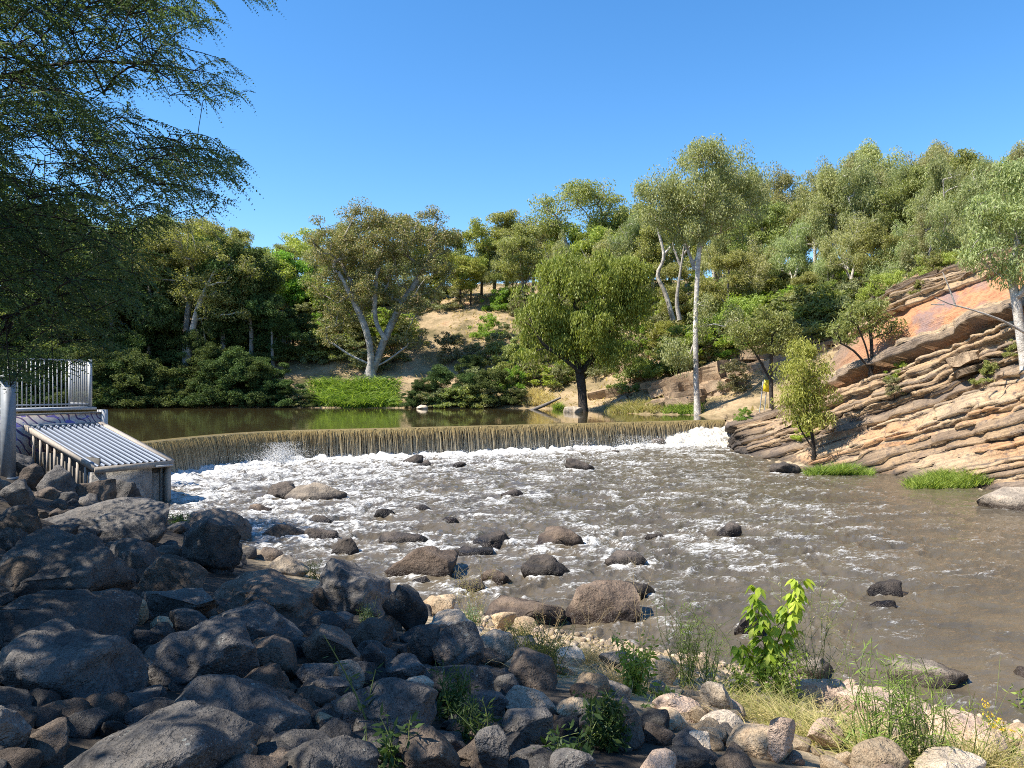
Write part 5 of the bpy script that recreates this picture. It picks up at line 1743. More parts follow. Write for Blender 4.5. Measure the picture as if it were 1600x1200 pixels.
# steel column in front of it
cl = px3(13, 700, 29.0)
colm = empty('steel_column', (cl[0], cl[1], 1.4))
tag(colm, 'pale square steel column at the picture edge before the railing', 'column')
mb = MB(); mb.box((0, 0, 1.9), (0.36, 0.36, 3.8)); link('shaft', mb.build('shaft', galv), colm)
mb = MB(); mb.box((0, 0, 3.86), (0.5, 0.5, 0.12)); link('cap', mb.build('cap', galv), colm)
mb = MB(); mb.box((0, 0, 0.04), (0.7, 0.7, 0.08)); link('base_plate', mb.build('base_plate', galv), colm)

# yellow sign on two leaning poles
sp = px3(1188, 646, 61.5)
sp[2] = 2.3
sign = empty('warning_sign', sp)
tag(sign, 'plain yellow sign on two leaning poles on the rock shelf', 'sign')
yel = plain('yellow_paint', (0.80, 0.60, 0.02), 0.5, 0, 0.06)
for dx in (-0.12, 0.28):
    mb = MB(); mb.tube([(dx, 0, 0), (dx * 0.8 + 0.35, 0.05, 2.9)], 0.045, 8)
    link('pole', mb.build('pole', galv, True), sign)
sa_ = np.array([[0.98, 0.02, -0.13], [0, 1, 0], [0.13, 0, 0.99]])
mb = MB(); mb.box((0.55, -0.05, 2.55), (0.62, 0.03, 0.95), sa_); link('sign_plate', mb.build('sign_plate', yel), sign)
mb = MB(); mb.box((0.20, -0.03, 2.6), (0.12, 0.03, 0.9), sa_); link('edge_strip', mb.build('edge_strip', white_p), sign)

# ------------------------------------------------------------------ overhanging feathery tree on the near bank
M['feather'] = leaf_mat('feathery_leaf', (0.038, 0.072, 0.032), (0.135, 0.185, 0.07), 0.5, 0.5, 0.0, 0.05)
rf = np.random.RandomState(33)
POLY1 = [(-160, -140), (440, -140), (430, 8), (345, -5), (338, 30), (292, 52), (275, 70), (310, 88), (378, 84), (394, 108), (388, 160), (335, 152), (300, 168), (262, 130), (215, 128), (190, 150), (150, 130), (100, 150), (0, 160), (-160, 160)]
POLY2 = [(-160, 140), (100, 138), (210, 160), (225, 188), (310, 192), (325, 212), (372, 210), (384, 250), (376, 282), (350, 322), (300, 345), (285, 378), (250, 392), (268, 425), (240, 470), (205, 520), (150, 560), (100, 578), (40, 590), (-160, 620)]
def in_canopy(px, py):
    q = np.array([[px, py]])
    return inside(q, POLY1)[0] or inside(q, POLY2)[0]
TW = []     # twig: base, tip
while len(TW) < 1050:
    tpx, tpy = rf.uniform(-150, 440), rf.uniform(-130, 620)
    if not in_canopy(tpx, tpy): continue
    Y = rf.uniform(5.6, 9.2)
    a = rf.normal(0.12, 0.45)
    ln_ = rf.uniform(0.35, 0.62)
    d = np.array([math.cos(a), rf.normal(0, 0.35), -math.sin(a)])
    d /= np.linalg.norm(d)
    tip = px3(tpx, tpy, Y)
    base_ = tip - d * ln_
    m_ = tip - d * ln_ * 0.5
    mp_ = 800 + FPX * m_[0] / m_[1], 600 - FPX * (m_[2] - EYE) / m_[1]
    if not in_canopy(*mp_): continue
    TW.append((base_, tip))
fr_C, fr_D, fr_L, fr_W = [], [], [], []
twig = MB()
for base_, tip in TW:
    d = unit(tip - base_); L_ = np.linalg.norm(tip - base_)
    bend = np.array([0, 0, 0.06 * L_])
    pts = np.array([base_ + (tip - base_) * f + bend * math.sin(math.pi * f) for f in np.linspace(0, 1, 5)])
    twig.tube(pts, np.linspace(0.006, 0.002, 5), 3)
    nf_ = int(L_ / 0.038)
    side = unit(np.cross(d, np.array([0, 0, 1.0])))
    for q in range(nf_):
        f = (q + 1) / nf_
        p = base_ + (tip - base_) * f + bend * math.sin(math.pi * f)
        s_ = side * (1 if q % 2 else -1)
        fd = unit(d * 0.75 + s_ * rf.uniform(0.25, 0.8) + np.array([0, 0, -rf.uniform(0.05, 0.6)]) + rf.normal(0, 0.15, 3))
        fl_ = rf.uniform(0.14, 0.24)
        # flat feather: pinnae either side of a drooping midrib
        pn_ = unit(np.cross(fd, rf.normal(size=3) * 0.6 + np.array([0, 0, 1.0])))
        k_ = np.linspace(0.1, 1.0, 8)
        C = p + fd * (fl_ * k_)[:, None] + np.array([0, 0, -0.35 * fl_]) * (k_ ** 2)[:, None]
        pl = 0.029 * np.sin(np.pi * (0.15 + 0.8 * k_)) ** 0.7
        for sg in (-1, 1):
            D = fd * 0.8 + pn_ * sg
            D = D / np.linalg.norm(D)
            fr_C.append(C + D * (pl / 2)[:, None]); fr_D.append(np.repeat(D[None], 8, 0)); fr_L.append(pl); fr_W.append(np.full(8, 0.014))
        fr_C.append((p + fd * fl_ * 0.5 + np.array([0, 0, -0.09 * fl_]))[None]); fr_D.append(fd[None]); fr_L.append(np.array([fl_])); fr_W.append(np.array([0.006]))
V, F = leaf_quads(np.vstack(fr_C), np.vstack(fr_D), np.concatenate(fr_L), np.concatenate(fr_W), rf)
tb0 = np.array([-8.6, 5.0, gz(-8.6, 5.0) - 0.2])
ftree = empty('feathery_tree', tb0)
tag(ftree, 'feathery leaved tree hanging over the near bank from the picture edge', 'tree')
link('foliage', mesh('foliage', V - tb0, [F], M['feather']), ftree)
tag(link('twig', twig.build('twig', M['bark_dark']), ftree, -tb0), kind='stuff')
# the rest of the same crown, beyond the picture edge
def off_frame(P, m=25):
    px = 800 + FPX * P[:, 0] / np.maximum(P[:, 1], 0.3); py = 600 - FPX * (P[:, 2] - EYE) / np.maximum(P[:, 1], 0.3)
    return (P[:, 1] < 0.3) | (px < -m) | (py < -m) | (px > 1600 + m)
CB = [(-9.0, 8.0, 9.0, 4.6, 5.0, 2.4), (-6.5, 4.5, 9.3, 4.0, 3.5, 1.8), (-11.5, 11.0, 8.8, 4.2, 4.2, 2.2), (-10.5, 3.0, 8.6, 4.0, 4.0, 2.4), (-5.4, 8.0, 11.6, 2.4, 3.0, 1.2), (-13.5, 14.5, 8.2, 3.4, 3.6, 2.0), (-9.4, 14.3, 8.4, 3.2, 3.0, 1.7), (-6.6, 11.6, 9.2, 2.6, 2.6, 1.3)]
tips = blob_points(rf, CB, 420, 0.3)
def keep_crown(P, m):
    px = 800 + FPX * P[:, 0] / np.maximum(P[:, 1], 0.3); py = 600 - FPX * (P[:, 2] - EYE) / np.maximum(P[:, 1], 0.3)
    q = np.c_[px, py]
    return off_frame(P, m) | ((P[:, 1] > 8) & (inside(q, POLY1) | inside(q, POLY2)) & (px < 150) & (py > 320))
tips = tips[keep_crown(tips, 90)]
trunks = [np.array([(-8.6, 5.0, tb0[2]), (-8.5, 5.1, 4.6), (-8.1, 5.6, 6.4), (-7.6, 6.6, 8.2), (-7.2, 7.0, 9.6)]) - tb0,
          np.array([(-8.5, 5.1, 4.8), (-7.6, 6.4, 6.3), (-6.4, 7.2, 7.3), (-5.4, 7.4, 7.9)]) - tb0,
          np.array([(-8.4, 5.2, 5.0), (-9.8, 7.5, 7.0), (-11.0, 10.0, 8.2)]) - tb0,
          np.array([(-7.6, 6.4, 6.3), px3(-90, 330, 7.2), px3(110, 290, 7.3), px3(300, 262, 7.2)]) - tb0,
          np.array([(-8.1, 5.6, 6.4), px3(-90, 140, 7.2), px3(130, 95, 7.3), px3(320, 112, 7.2)]) - tb0,
          np.array([(-7.6, 6.6, 8.2), px3(-90, -30, 7.2), px3(130, 10, 7.3), px3(300, 12, 7.2)]) - tb0,
          np.array([(-8.5, 5.1, 4.8), px3(-90, 520, 7.2), px3(60, 470, 7.3), px3(190, 440, 7.2)]) - tb0]
tw_b = np.array([b_ for b_, _ in TW]); tw_py = 600 - FPX * (tw_b[:, 2] - EYE) / tw_b[:, 1]
upper = tw_py < 150
mbk = skeleton(rf, [trunks[0], trunks[2]], tips - tb0, 0.16, 2.0, 0.08, 0.62)
link('trunk', mbk.build('trunk', M['bark_dark'], True), ftree)
mbk = skeleton(rf, [trunks[4], trunks[5]], tw_b[upper] - tb0, 0.024, 2.0, 0.08, 0.62)
link('limb', mbk.build('limb', M['bark_dark'], True), ftree)
mbk = skeleton(rf, [trunks[1], trunks[3], trunks[6]], tw_b[~upper] - tb0, 0.032, 2.0, 0.08, 0.62)
link('limb', mbk.build('limb', M['bark_dark'], True), ftree)
Vc, Fc = crown_leaves(rf, tips, 190, 0.75, 0.21, 0.065, 0.4, 'gum', 0.7)
cen = Vc.reshape(-1, 4, 3).mean(1)
kp = keep_crown(cen, 30)
Vc = Vc.reshape(-1, 4, 3)[kp].reshape(-1, 3); Fc = Fc[:len(Vc) // 4]
link('crown', mesh('crown', Vc - tb0, [Fc], M['feather']), ftree)
# its neighbour further along the bank, wholly beyond the picture edge
tm, cm = tree_parts(71, [[(0, 0, -.5), (0.1, 0, 3), (0.4, 0.3, 6), (0.2, 0.5, 8.5)]], [(0, 0, 8, 3.6, 3.6, 2.2), (2, 3, 7.5, 2.6, 3, 1.8), (-2, -2, 7, 3, 3, 2)], 110, 220, 0.9, 0.2, 0.07, 0.4, 0.25, 3.0, 'bark_dark', 'feather')
plant_tree('feathery_tree', (-19.5, 20.5, gz(-19.5, 20.5)), tm, cm, 'second feathery tree along the bank shading the boulders by the intake')

# ------------------------------------------------------------------ grasses and weeds
def grass_mat(name, c1, c2, trans=0.4):
    return leaf_mat(name, c1, c2, trans, 0.5, 0.01, 0.15, 0.25)
M['grass_green'] = grass_mat('fresh_grass', (0.05, 0.12, 0.012), (0.38, 0.46, 0.09))
M['grass_dry'] = grass_mat('dry_grass', (0.38, 0.29, 0.13), (0.64, 0.52, 0.29))
M['grass_mix'] = grass_mat('mixed_grass', (0.2, 0.22, 0.05), (0.56, 0.47, 0.22))
M['weed'] = grass_mat('weed_leaf', (0.13, 0.2, 0.03), (0.3, 0.38, 0.08))
M['weed_dark'] = grass_mat('weed_leaf_dark', (0.04, 0.075, 0.022), (0.09, 0.14, 0.04))
M['weed_bronze'] = grass_mat('weed_leaf_bronze', (0.10, 0.095, 0.03), (0.22, 0.2, 0.06))
M['lime'] = grass_mat('sapling_leaf', (0.2, 0.32, 0.02), (0.48, 0.55, 0.07), 0.4)
M['grey_weed'] = grass_mat('grey_weed_leaf', (0.14, 0.2, 0.10), (0.25, 0.32, 0.18))
M['stalk_dry'] = grass_mat('dry_stalk', (0.28, 0.2, 0.1), (0.5, 0.4, 0.24), 0.15)
M['stalk_green'] = grass_mat('green_stalk', (0.13, 0.17, 0.05), (0.24, 0.27, 0.09), 0.2)
M['petal'] = grass_mat('yellow_petal', (0.6, 0.4, 0.02), (0.75, 0.55, 0.05), 0.3)
rw = np.random.RandomState(44)

def blades(base, n_seg, D, Ln, Wd, bend):
    """grass blades: tapered strips from base (n,3), along D, bending over"""
    n = len(base)
    D = unit(D)
    S = unit(np.cross(D, rw.normal(size=(n, 3)) + np.array([0, 0, 0.2])))
    out = np.c_[D[:, :2], np.zeros(n)]
    out = unit(out + 1e-3)
    V = []
    for k in range(n_seg + 1):
        f = k / n_seg
        c = base + D * (Ln * f)[:, None] + out * (Ln * bend * f * f * 0.6)[:, None] - np.array([0, 0, 1.0]) * (Ln * bend * f * f * 0.5)[:, None]
        w = (Wd * (1 - f ** 1.5) * 0.5 + 0.0006)[:, None]
        V += [c - S * w, c + S * w]
    V = np.stack(V, 1).reshape(-1, 3)
    m = 2 * (n_seg + 1)
    b_ = (np.arange(n) * m)[:, None]
    k = (np.arange(n_seg) * 2)[None]
    F = np.stack([b_ + k, b_ + k + 1, b_ + k + 3, b_ + k + 2], -1).reshape(-1, 4)
    return V, F

def grass_patch(name, boxes, n, h, wd, mat, label, lean=0.35, bend=0.5, depth=None, kind=None, cat='grass', zmin=None, group=None):
    """boxes: rows of (px0, px1, py, spread in m) along the patch foot"""
    P = []
    for (a, b_, py0, py1, sp_) in boxes:
        m = n // len(boxes)
        px = a + (b_ - a) * rw.beta(1.7, 1.7, m); py = py0 + (py1 - py0) * (px - a) / (b_ - a)
        hp = [hit_ground(x_, y_, 0, 2.5, 200) for x_, y_ in zip(np.linspace(a, b_, 14), np.linspace(py0, py1, 14))] if depth is None else [px3(x_, y_, depth) for x_, y_ in zip(np.linspace(a, b_, 14), np.linspace(py0, py1, 14))]
        hp = np.array(hp)
        f = (px - a) / (b_ - a) * 13
        q = np.stack([np.interp(f, np.arange(14), hp[:, c]) for c in range(3)], 1)
        q[:, 1] += rw.uniform(0, sp_, m)
        q[:, 0] += rw.normal(0, 0.05, m) + (px - 800) / FPX * (q[:, 1] - np.interp(f, np.arange(14), hp[:, 1]))
        e = np.minimum(f, 13 - f) / 13 * 2
        P.append(np.c_[q, e])
    P = np.vstack(P)
    z = ground(P[:, :2])
    if zmin is not None: z = np.maximum(z, zmin)
    if zmin == 0.0: z = np.minimum(z, 0.25)
    B = np.c_[P[:, :2], z - 0.03]
    D = np.c_[rw.normal(0, lean, (len(B), 2)), np.ones(len(B))]
    tuft = 0.7 + 0.8 * fbm(np.c_[B[:, :2] * (1.6 if h < 1.3 else 0.7), np.zeros(len(B))], 2, 3)
    hh = h * rw.uniform(0.55, 1.15, len(B)) * (0.3 + 0.75 * np.sqrt(np.maximum(0, 1 - (1 - P[:, 3]) ** 2))) * tuft
    V, F = blades(B, 3, D, hh, wd * rw.uniform(0.6, 1.3, len(B)), bend)
    c0 = B.mean(0)
    o = link(name, mesh(name, V - c0, [F], M[mat]), None, c0)
    return tag(o, label, cat, group, kind)

grass_patch('grass_clump', [(1254, 1368, 738, 742, 1.6)], 3000, 1.05, 0.035, 'grass_green', 'smaller bright green grass patch at the foot of the tilted beds', depth=41.5, zmin=0.0)
grass_patch('grass_clump', [(1410, 1582, 752, 774, 2.6)], 4800, 1.1, 0.032, 'grass_green', 'larger bright green grass patch by the flat tan rock', depth=36.5, zmin=0.0)
grass_patch('grass_clump', [(478, 628, 638, 638, 7.0)], 5200, 3.3, 0.12, 'grass_green', 'bright sunlit grass bank below the bronze tinged gum', bend=0.95, zmin=2.0)
grass_patch('grass_clump', [(1030, 1102, 648, 648, 3.0)], 2400, 1.0, 0.06, 'grass_green', 'bright green grass at the pool edge below the tallest gum', zmin=2.0)
grass_patch('grass_clump', [(945, 1040, 648, 646, 3.0)], 2400, 1.5, 0.06, 'grass_mix', 'reddish and green reeds between the weeping tree and the tallest gum', zmin=2.0)
grass_patch('grass_clump', [(815, 870, 636, 638, 4.0)], 1800, 1.9, 0.08, 'grass_dry', 'golden dry grass on the shore left of the weeping tree', zmin=2.0)
grass_patch('grass_clump', [(864, 880, 644, 644, 1.5)], 700, 1.4, 0.06, 'grass_green', 'narrow green reed tuft at the pool edge by the fallen log', zmin=2.0)
grass_patch('grass_clump', [(270, 310, 628, 628, 3.0)], 900, 1.8, 0.09, 'grass_green', 'sunlit green tuft on the far shore below the olive gum', zmin=2.0)
lg = px3(850, 632, 90)
mb = MB(); mb.tube(np.array([(-2.2, 0, -0.4), (0, 0, 0.5), (2.0, 0.4, 1.4)]), [0.22, 0.2, 0.12], 8)
tag(link('fallen_log', mb.build('fallen_log', M['bark_grey'], True), None, (lg[0], lg[1], 2.0)), 'grey fallen log slanting out of the pool by the dry grass', 'log')
V, F = rock_shape(4001, (1.4, 1.0, 0.8), 3)
tag(link('boulder', mesh('boulder', V, [F], M['pale'], True), None, (-10.8, 92.5, 2.1)), 'half sunk pale rock in the pool before the dark bushes', 'boulder')
for k, (px, sx_) in enumerate([(893, 1.8), (903, 1.1)]):
    V, F = rock_shape(4010 + k, (sx_, 1.2, 0.9), 3, 0.6)
    p = px3(px, 640, 82 - k)
    tag(link('boulder', mesh('boulder', V, [F], M['pale'], True), None, (p[0], p[1], 2.15)), ['pale slab at the pool edge left of the weeping tree trunk', 'smaller pale rock touching the weeping tree trunk'][k], 'boulder')

# dry grass and litter over the hillsides and the near bank (nobody could count it)
n = 26000
hp = np.c_[rw.uniform(-60, 60, n), rw.uniform(64, 150, n)]
hz_ = ground(hp)
ok = (hz_ > 2.4) & (fbm(np.c_[hp * 0.12, np.zeros(n)], 3, 88) > -0.12)
hp, hz_ = hp[ok], hz_[ok]
V, F = blades(np.c_[hp, hz_ - 0.05], 2, np.c_[rw.normal(0, .5, (len(hp), 2)), np.ones(len(hp))], rw.uniform(0.3, 0.95, len(hp)), rw.uniform(0.08, 0.2, len(hp)), 0.6)
tag(link('hill_grass', mesh('hill_grass', V, [F], M['grass_dry'])), 'dry yellow grass over the far slopes', 'grass', kind='stuff')
n = 9000
hp = np.c_[rw.uniform(-1, 11, n), rw.uniform(6, 16, n)]
hz_ = ground(hp)
edge_n = fbm(np.c_[hp * 0.9, np.zeros(n)], 3, 89)
ok = (hz_ > 0.12) & (hz_ < 2.2) & (edge_n > 0.0)
hp, hz_ = hp[ok], hz_[ok]
V, F = blades(np.c_[hp, hz_ - 0.01], 3, np.c_[rw.normal(0, .9, (len(hp), 2)), np.ones(len(hp)) * 0.8], rw.uniform(0.08, 0.34, len(hp)), rw.uniform(0.004, 0.009, len(hp)), 0.9)
tag(link('bank_grass', mesh('bank_grass', V, [F], M['grass_dry'])), 'short dry grass and straw between the sunlit stones', 'grass', kind='stuff')

# --- weeds: stems with leaves
def stem_line(p0, p1, bow, n=7):
    p0, p1 = np.array(p0, float), np.array(p1, float)
    f = np.linspace(0, 1, n)[:, None]
    w = rw.normal(0, 1, 3) * bow * np.linalg.norm(p1 - p0)
    return p0 + (p1 - p0) * f + w * np.sin(math.pi * f)

def weed(name, px, py, top, stems, label, leaf='weed', stalk='stalk_green', spread=0.35, leaf_l=0.07, leaf_w=0.022, per=22, start=0.1, cat='plant', thick=0.005, twigs=0, bow=0.08, leaf_spread=0.04, heads=None):
    """upright weed: foot pixel, top pixel, number of stems"""
    p = hit_ground(px, py, 0, 2.5, 40)
    p[2] = gz(p[0], p[1])
    h = (py - top) * p[1] / FPX
    root = empty(name, p)
    tag(root, label, cat)
    mb = MB(); C, D, Ln, Wd = [], [], [], []
    tipsL = []
    for k in range(stems):
        hh = h * rw.uniform(0.55, 1.02)
        a = rw.uniform(0, 6.28); s_ = rw.rand() ** 0.5 * spread * hh
        foot = np.array([rw.normal(0, 0.05 * spread / 0.35), rw.normal(0, 0.05), -0.03])
        ln_ = stem_line(foot, (math.cos(a) * s_, math.sin(a) * s_, hh), bow)
        mb.tube(ln_, np.linspace(thick, thick * 0.35, 7), 4)
        lines = [ln_]
        for q in range(twigs):
            f = rw.uniform(0.35, 0.95)
            o_ = ln_[int(f * 6)]
            d = unit(rw.normal(size=3) * np.array([1, 1, 0.3]) + np.array([0, 0, 0.9]))
            tl = stem_line(o_, o_ + d * hh * rw.uniform(0.12, 0.32), bow)
            mb.tube(tl, np.linspace(thick * 0.6, thick * 0.25, 7), 3)
            lines.append(tl)
        for li, l_ in enumerate(lines):
            tipsL.append(l_[-1])
            m = per if li == 0 else max(2, per // 3)
            f = rw.uniform(start if li == 0 else 0.2, 1.0, m)
            q = np.stack([np.interp(f, np.linspace(0, 1, 7), l_[:, c]) for c in range(3)], 1)
            d = unit(rw.normal(size=(m, 3)) + np.array([0, 0, 0.15]))
            sz = rw.uniform(0.6, 1.3, m) * (1.1 - 0.55 * f)
            C.append(q + d * (leaf_l * sz * 0.5)[:, None] + d * leaf_spread * rw.rand(m)[:, None]); D.append(d + np.array([0, 0, -0.15])); Ln.append(leaf_l * sz); Wd.append(leaf_w * sz)
    link('stem', mb.build('stem', M[stalk], True), root)
    if per > 0:
        V, F = leaf_quads(np.vstack(C), np.vstack(D), np.concatenate(Ln), np.concatenate(Wd), rw)
        link('foliage', mesh('foliage', V, [F], M[leaf]), root)
    if heads:
        T_ = np.array(tipsL)
        T_ = np.repeat(T_, 9, 0) + rw.normal(0, heads[1], (len(T_) * 9, 3))
        V, F = leaf_quads(T_, rw.normal(size=T_.shape) + np.array([0, 0, .4]), np.full(len(T_), heads[2]), np.full(len(T_), heads[2] * 0.5), rw)
        tag(link('flower_head', mesh('flower_head', V, [F], M[heads[0]]), root), kind='stuff')
    return root

# box elder sapling
def sapling():
    p = hit_ground(1188, 1092, 0, 2.5, 40); p[2] = gz(p[0], p[1])
    s = p[1] / FPX
    root = empty('box_elder_sapling', p)
    tag(root, 'lime green leafy sapling rising over the water from the sunlit bank', 'sapling')
    lines = [[(0, 0), (6, 60), (-6, 120), (-16, 178)], [(0, 0), (14, 60), (36, 120), (58, 184)], [(10, 50), (30, 75), (48, 98)], [(4, 30), (-20, 60), (-30, 86)], [(30, 105), (55, 130), (72, 160)]]
    mb = MB(); C, D, Ln, Wd = [], [], [], []
    Vl, Fl, nv = [], [], 0
    for li, ln_ in enumerate(lines):
        pts = np.array([(a * s, (li - 2) * 0.06 * h / 100, h * s) for a, h in ln_])
        Q = catmull(pts, 0.08)
        mb.tube(Q, np.linspace(0.012 if li < 2 else 0.007, 0.004, len(Q)), 6)
        nw = int(np.linalg.norm(pts[-1] - pts[0]) / 0.085)
        for k in range(nw):
            f = 0.22 + 0.78 * (k + 1) / nw
            o_ = Q[min(len(Q) - 1, int(f * (len(Q) - 1)))]
            a = k * 1.57 + rw.normal(0, 0.3)
            for sgn in (0, math.pi):
                d = unit(np.array([math.cos(a + sgn), math.sin(a + sgn), 0.55]))
                pl = rw.uniform(0.08, 0.14) * (0.8 if f > 0.9 else 1)
                e_ = o_ + d * pl
                mb.tube([o_, o_ + d * pl * 0.5 + np.array([0, 0, .01]), e_], [0.003, 0.002, 0.0015], 3)
                # five hanging leaflets
                for (fr, sd) in ((1.0, 0), (0.85, 1), (0.85, -1), (0.5, 1), (0.5, -1)):
                    q = o_ + d * pl * fr
                    sdv = np.array([-d[1], d[0], 0]) * sd
                    ld = unit(d * 0.6 + sdv * 0.7 + np.array([0, 0, -rw.uniform(0.5, 1.2)]))
                    L_ = rw.uniform(0.10, 0.155); W_ = L_ * 0.5
                    up_ = unit(np.cross(np.cross(ld, [0, 0, 1.0]), ld))
                    sv = unit(np.cross(ld, up_))
                    droop = np.array([0, 0, -0.02])
                    vs = [q, q + ld * L_ * .3 + sv * W_ * .42, q + ld * L_ * .6 + sv * W_ * .45 + droop * .5, q + ld * L_ + droop * 1.6, q + ld * L_ * .6 - sv * W_ * .45 + droop * .5, q + ld * L_ * .3 - sv * W_ * .42, q + ld * L_ * .5 - up_ * 0.008]
                    Vl += vs
                    for i_ in range(6):
                        Fl.append((nv + i_, nv + (i_ + 1) % 6, nv + 6))
                    nv += 7
    link('stem', mb.build('stem', M['stalk_green'], True), root)
    link('foliage', mesh('foliage', np.array(Vl), [np.array(Fl)], M['lime']), root)
sapling()
weed('leafy_bush', 1215, 1100, 1005, 26, 'bushy green growth around the foot of the sapling', 'weed', spread=0.7, leaf_l=0.11, leaf_w=0.04, per=26)
weed('leafy_bush', 1160, 1095, 1030, 14, 'low green growth left of the sapling foot', 'weed', spread=0.7, leaf_l=0.09, leaf_w=0.035, per=22)
weed('leafy_bush', 990, 1088, 1000, 24, 'bright green leafy bush beside the orange tan rock', 'weed', spread=0.5, leaf_l=0.09, leaf_w=0.035, per=26)
weed('bronze_bush', 846, 1052, 972, 46, 'bronze green heathery bush at the shade edge', 'weed_bronze', spread=0.75, leaf_l=0.05, leaf_w=0.012, per=60, start=0.05)
weed('bronze_bush', 815, 1010, 968, 24, 'smaller bronze green bush left of the heathery one', 'weed_bronze', spread=0.7, leaf_l=0.05, leaf_w=0.012, per=46, start=0.05)
weed('pale_bush', 738, 982, 940, 26, 'pale green rounded bush among tan rocks at the shore', 'grey_weed', spread=0.7, leaf_l=0.05, leaf_w=0.02, per=30)
weed('wispy_weed', 735, 975, 880, 14, 'wispy pale weed standing above the pale rounded bush', 'grass_mix', 'stalk_dry', 0.45, 0.03, 0.01, 26, 0.3, twigs=6, thick=0.004)
weed('yellow_weed', 692, 952, 925, 10, 'small weed with yellowing leaves by the tan shore rock', 'petal', spread=0.7, leaf_l=0.07, leaf_w=0.035, per=7)
weed('leaf_sprout', 683, 925, 908, 4, 'single lime sprout at the waterline', 'lime', spread=0.7, leaf_l=0.11, leaf_w=0.035, per=6)
weed('reedy_weed', 1072, 1080, 930, 22, 'tall thin green weed with fine leaves left of the sapling', 'weed', 'stalk_green', 0.38, 0.07, 0.008, 26, 0.1, twigs=4, thick=0.005)
weed('reedy_weed', 1110, 1085, 955, 14, 'second fine leaved weed between the tall thin one and the sapling', 'weed', 'stalk_green', 0.38, 0.07, 0.008, 24, 0.1, twigs=4, thick=0.005)
weed('wiry_weed', 1275, 1105, 915, 16, 'wiry branching weed right of the sapling over the water', 'grass_mix', 'stalk_green', 0.5, 0.045, 0.007, 16, 0.3, twigs=9, thick=0.005)
weed('tall_stems', 1370, 1195, 1005, 18, 'tall green stems in front of the large grey pink boulder', 'weed', 'stalk_green', 0.3, 0.10, 0.010, 22, 0.05, twigs=3, thick=0.006)
weed('tall_stems', 1430, 1205, 1015, 20, 'tall green stems right of the large grey pink boulder', 'weed', 'stalk_green', 0.35, 0.10, 0.010, 22, 0.05, twigs=3, thick=0.006)
weed('tall_stems', 1490, 1205, 1030, 10, 'bent green stems before the pinkish flat slab', 'weed', 'stalk_green', 0.55, 0.09, 0.009, 14, 0.05, twigs=3, thick=0.005)
weed('yellow_flower_weed', 1572, 1190, 1112, 14, 'yellow flowered weed in the lower sunlit corner', 'weed', spread=0.6, leaf_l=0.09, leaf_w=0.02, per=18, heads=('petal', 0.018, 0.03))
weed('corner_weed', 1610, 1110, 1050, 8, 'green leafy weed cut by the picture edge', 'weed', spread=0.9, leaf_l=0.12, leaf_w=0.05, per=12)
weed('green_sprout', 1512, 1120, 1106, 4, 'two leaved lime sprout on the pinkish flat slab', 'lime', spread=0.8, leaf_l=0.09, leaf_w=0.04, per=5)
weed('dry_stalk', 1000, 1010, 868, 5, 'dry reddish stalk arching over the large pointed boulder', 'stalk_dry', 'stalk_dry', 0.35, 0.03, 0.012, 14, 0.5, twigs=5, thick=0.004)
weed('dry_stalk', 860, 995, 900, 6, 'thin dry stalks before the flat pitted rock shelf', 'stalk_dry', 'stalk_dry', 0.5, 0.02, 0.008, 10, 0.5, twigs=5, thick=0.0035)
weed('dry_stalk', 920, 1000, 930, 10, 'tangled dry stalks below the large pointed boulder', 'stalk_dry', 'stalk_dry', 0.9, 0.02, 0.008, 8, 0.5, twigs=4, thick=0.0035)
weed('leafy_stalk', 565, 1165, 985, 2, 'long leafy stalk leaning across the large dark boulder', 'weed_dark', 'stalk_green', 0.45, 0.09, 0.018, 30, 0.05, thick=0.007, bow=0.03)
weed('ferny_weed', 705, 1130, 1035, 12, 'ferny dark green weed in the shade above the pitted rock', 'weed_dark', spread=0.35, leaf_l=0.07, leaf_w=0.015, per=50)
weed('ferny_weed', 738, 1170, 1085, 12, 'second ferny dark green weed lower in the shade', 'weed_dark', spread=0.5, leaf_l=0.07, leaf_w=0.015, per=44)
weed('ferny_weed', 605, 1205, 1130, 5, 'leafy dark weed at the bottom edge by the grey rounded rock', 'weed_dark', spread=0.6, leaf_l=0.1, leaf_w=0.03, per=22)
weed('grey_weed', 572, 972, 940, 16, 'feathery grey weed on the dark boulders', 'grey_weed', spread=0.6, leaf_l=0.05, leaf_w=0.012, per=26)
weed('grey_weed', 578, 972, 912, 4, 'thin flowering stems above the feathery grey weed', 'grey_weed', spread=0.5, leaf_l=0.02, leaf_w=0.01, per=10, start=0.5, twigs=3, thick=0.004)
weed('dark_green_weed', 278, 830, 795, 22, 'green weed growing between the egg shaped boulder and the long slab', 'weed_dark', spread=0.8, leaf_l=0.12, leaf_w=0.04, per=24)
weed('dark_green_weed', 295, 865, 840, 14, 'lower green weed beside the egg shaped boulder', 'weed_dark', spread=0.9, leaf_l=0.1, leaf_w=0.035, per=20)
weed('grey_weed', 390, 825, 806, 14, 'small grey green weed at the river edge by the brown topped boulder', 'grey_weed', spread=0.8, leaf_l=0.09, leaf_w=0.03, per=22)
weed('leafy_bush', 940, 1165, 1080, 14, 'straggling leafy weed half in shade by the tan wedge', 'weed_dark', spread=0.6, leaf_l=0.07, leaf_w=0.03, per=24, twigs=3)
weed('leafy_bush', 1040, 1120, 1085, 12, 'low dark weed in the hollow under the shaded rock', 'weed_dark', spread=0.9, leaf_l=0.07, leaf_w=0.03, per=22)
weed('leafy_bush', 870, 1200, 1150, 12, 'leafy weed at the bottom edge by the dark angular boulder', 'weed_dark', spread=0.8, leaf_l=0.08, leaf_w=0.03, per=22)
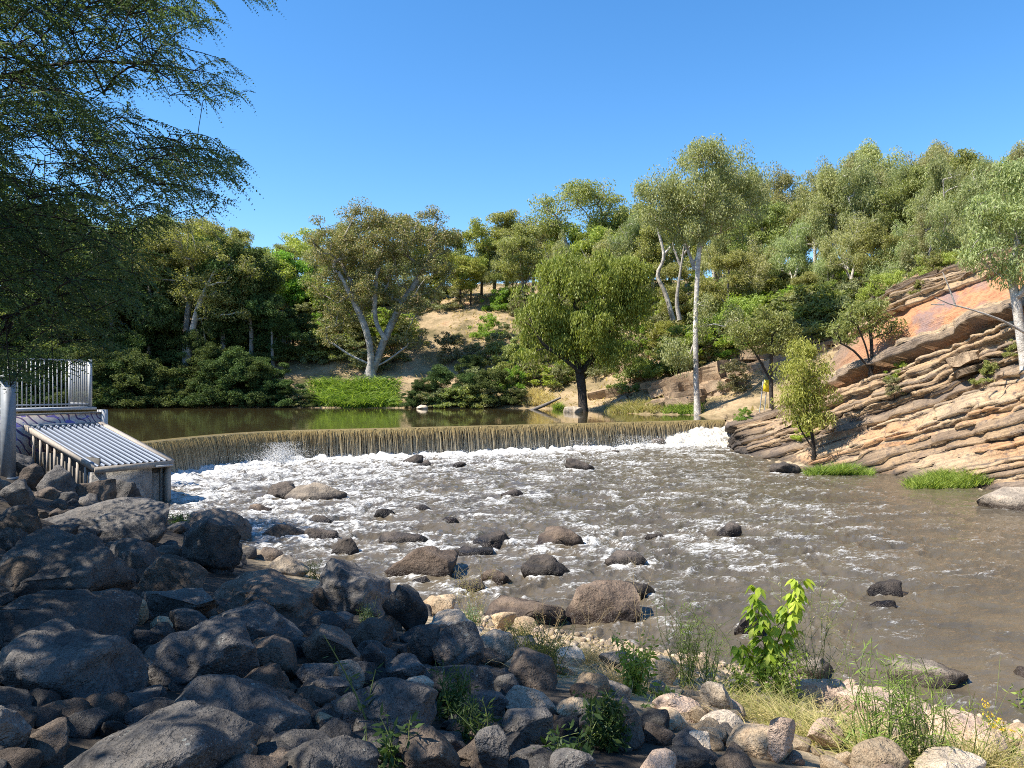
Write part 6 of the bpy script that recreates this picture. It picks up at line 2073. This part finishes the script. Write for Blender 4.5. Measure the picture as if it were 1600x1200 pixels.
weed('weed_tuft', 492, 905, 868, 18, 'dark spiky weed behind the big point boulder', 'weed_dark', spread=0.6, leaf_l=0.06, leaf_w=0.014, per=30)
weed('small_sprout', 186, 792, 783, 4, 'tiny bright sprout between the hooded boulder and the long slab', 'lime', spread=0.9, leaf_l=0.1, leaf_w=0.04, per=6)
weed('small_sprout', 420, 1200, 1185, 5, 'tiny green sprout at the bottom edge between boulders', 'weed', spread=0.8, leaf_l=0.035, leaf_w=0.015, per=10)
for k, (px, py, h_, n_, mt, lab) in enumerate([
    (930, 1040, 0.45, 900, 'grass_dry', 'golden dry grass tuft left of the bright green bush'), (900, 1030, 0.35, 600, 'grass_mix', 'green gold grass tuft above the grey rock'),
    (965, 1075, 0.4, 700, 'grass_dry', 'dry grass tuft under the bright green bush'), (1245, 1140, 0.5, 1000, 'grass_mix', 'grass tuft below the sapling near the big tan rock'),
    (1300, 1165, 0.5, 900, 'grass_mix', 'grass tuft right of the big tan rock'), (1270, 1105, 0.4, 700, 'grass_dry', 'dry grass tuft at the foot of the wiry weed'),
    (1540, 1200, 0.45, 700, 'grass_mix', 'grass tuft in the lower sunlit corner'), (1200, 1115, 0.45, 700, 'grass_mix', 'grass tuft just under the sapling'),
    (1395, 1200, 0.5, 900, 'grass_mix', 'grass tuft at the bottom edge among the tall stems'), (830, 1000, 0.3, 500, 'grass_dry', 'dry tuft behind the bronze green bush'), (1130, 1110, 0.4, 600, 'grass_mix', 'grass tuft beside the upright grey rock')]):
    p = hit_ground(px, py, 0, 2.5, 40)
    n_ = int(n_ * 0.55)
    B = p + np.c_[rw.normal(0, 0.16, n_), rw.normal(0, 0.14, n_), np.zeros(n_)]
    B[:, 2] = ground(B[:, :2]) - 0.02
    V, F = blades(B, 3, np.c_[rw.normal(0, .45, (n_, 2)), np.ones(n_)], h_ * rw.uniform(0.4, 1.1, n_), rw.uniform(0.004, 0.010, n_), 0.7)
    tag(link('grass_tuft', mesh('grass_tuft', V - p, [F], M[mt]), None, p), lab, 'grass')
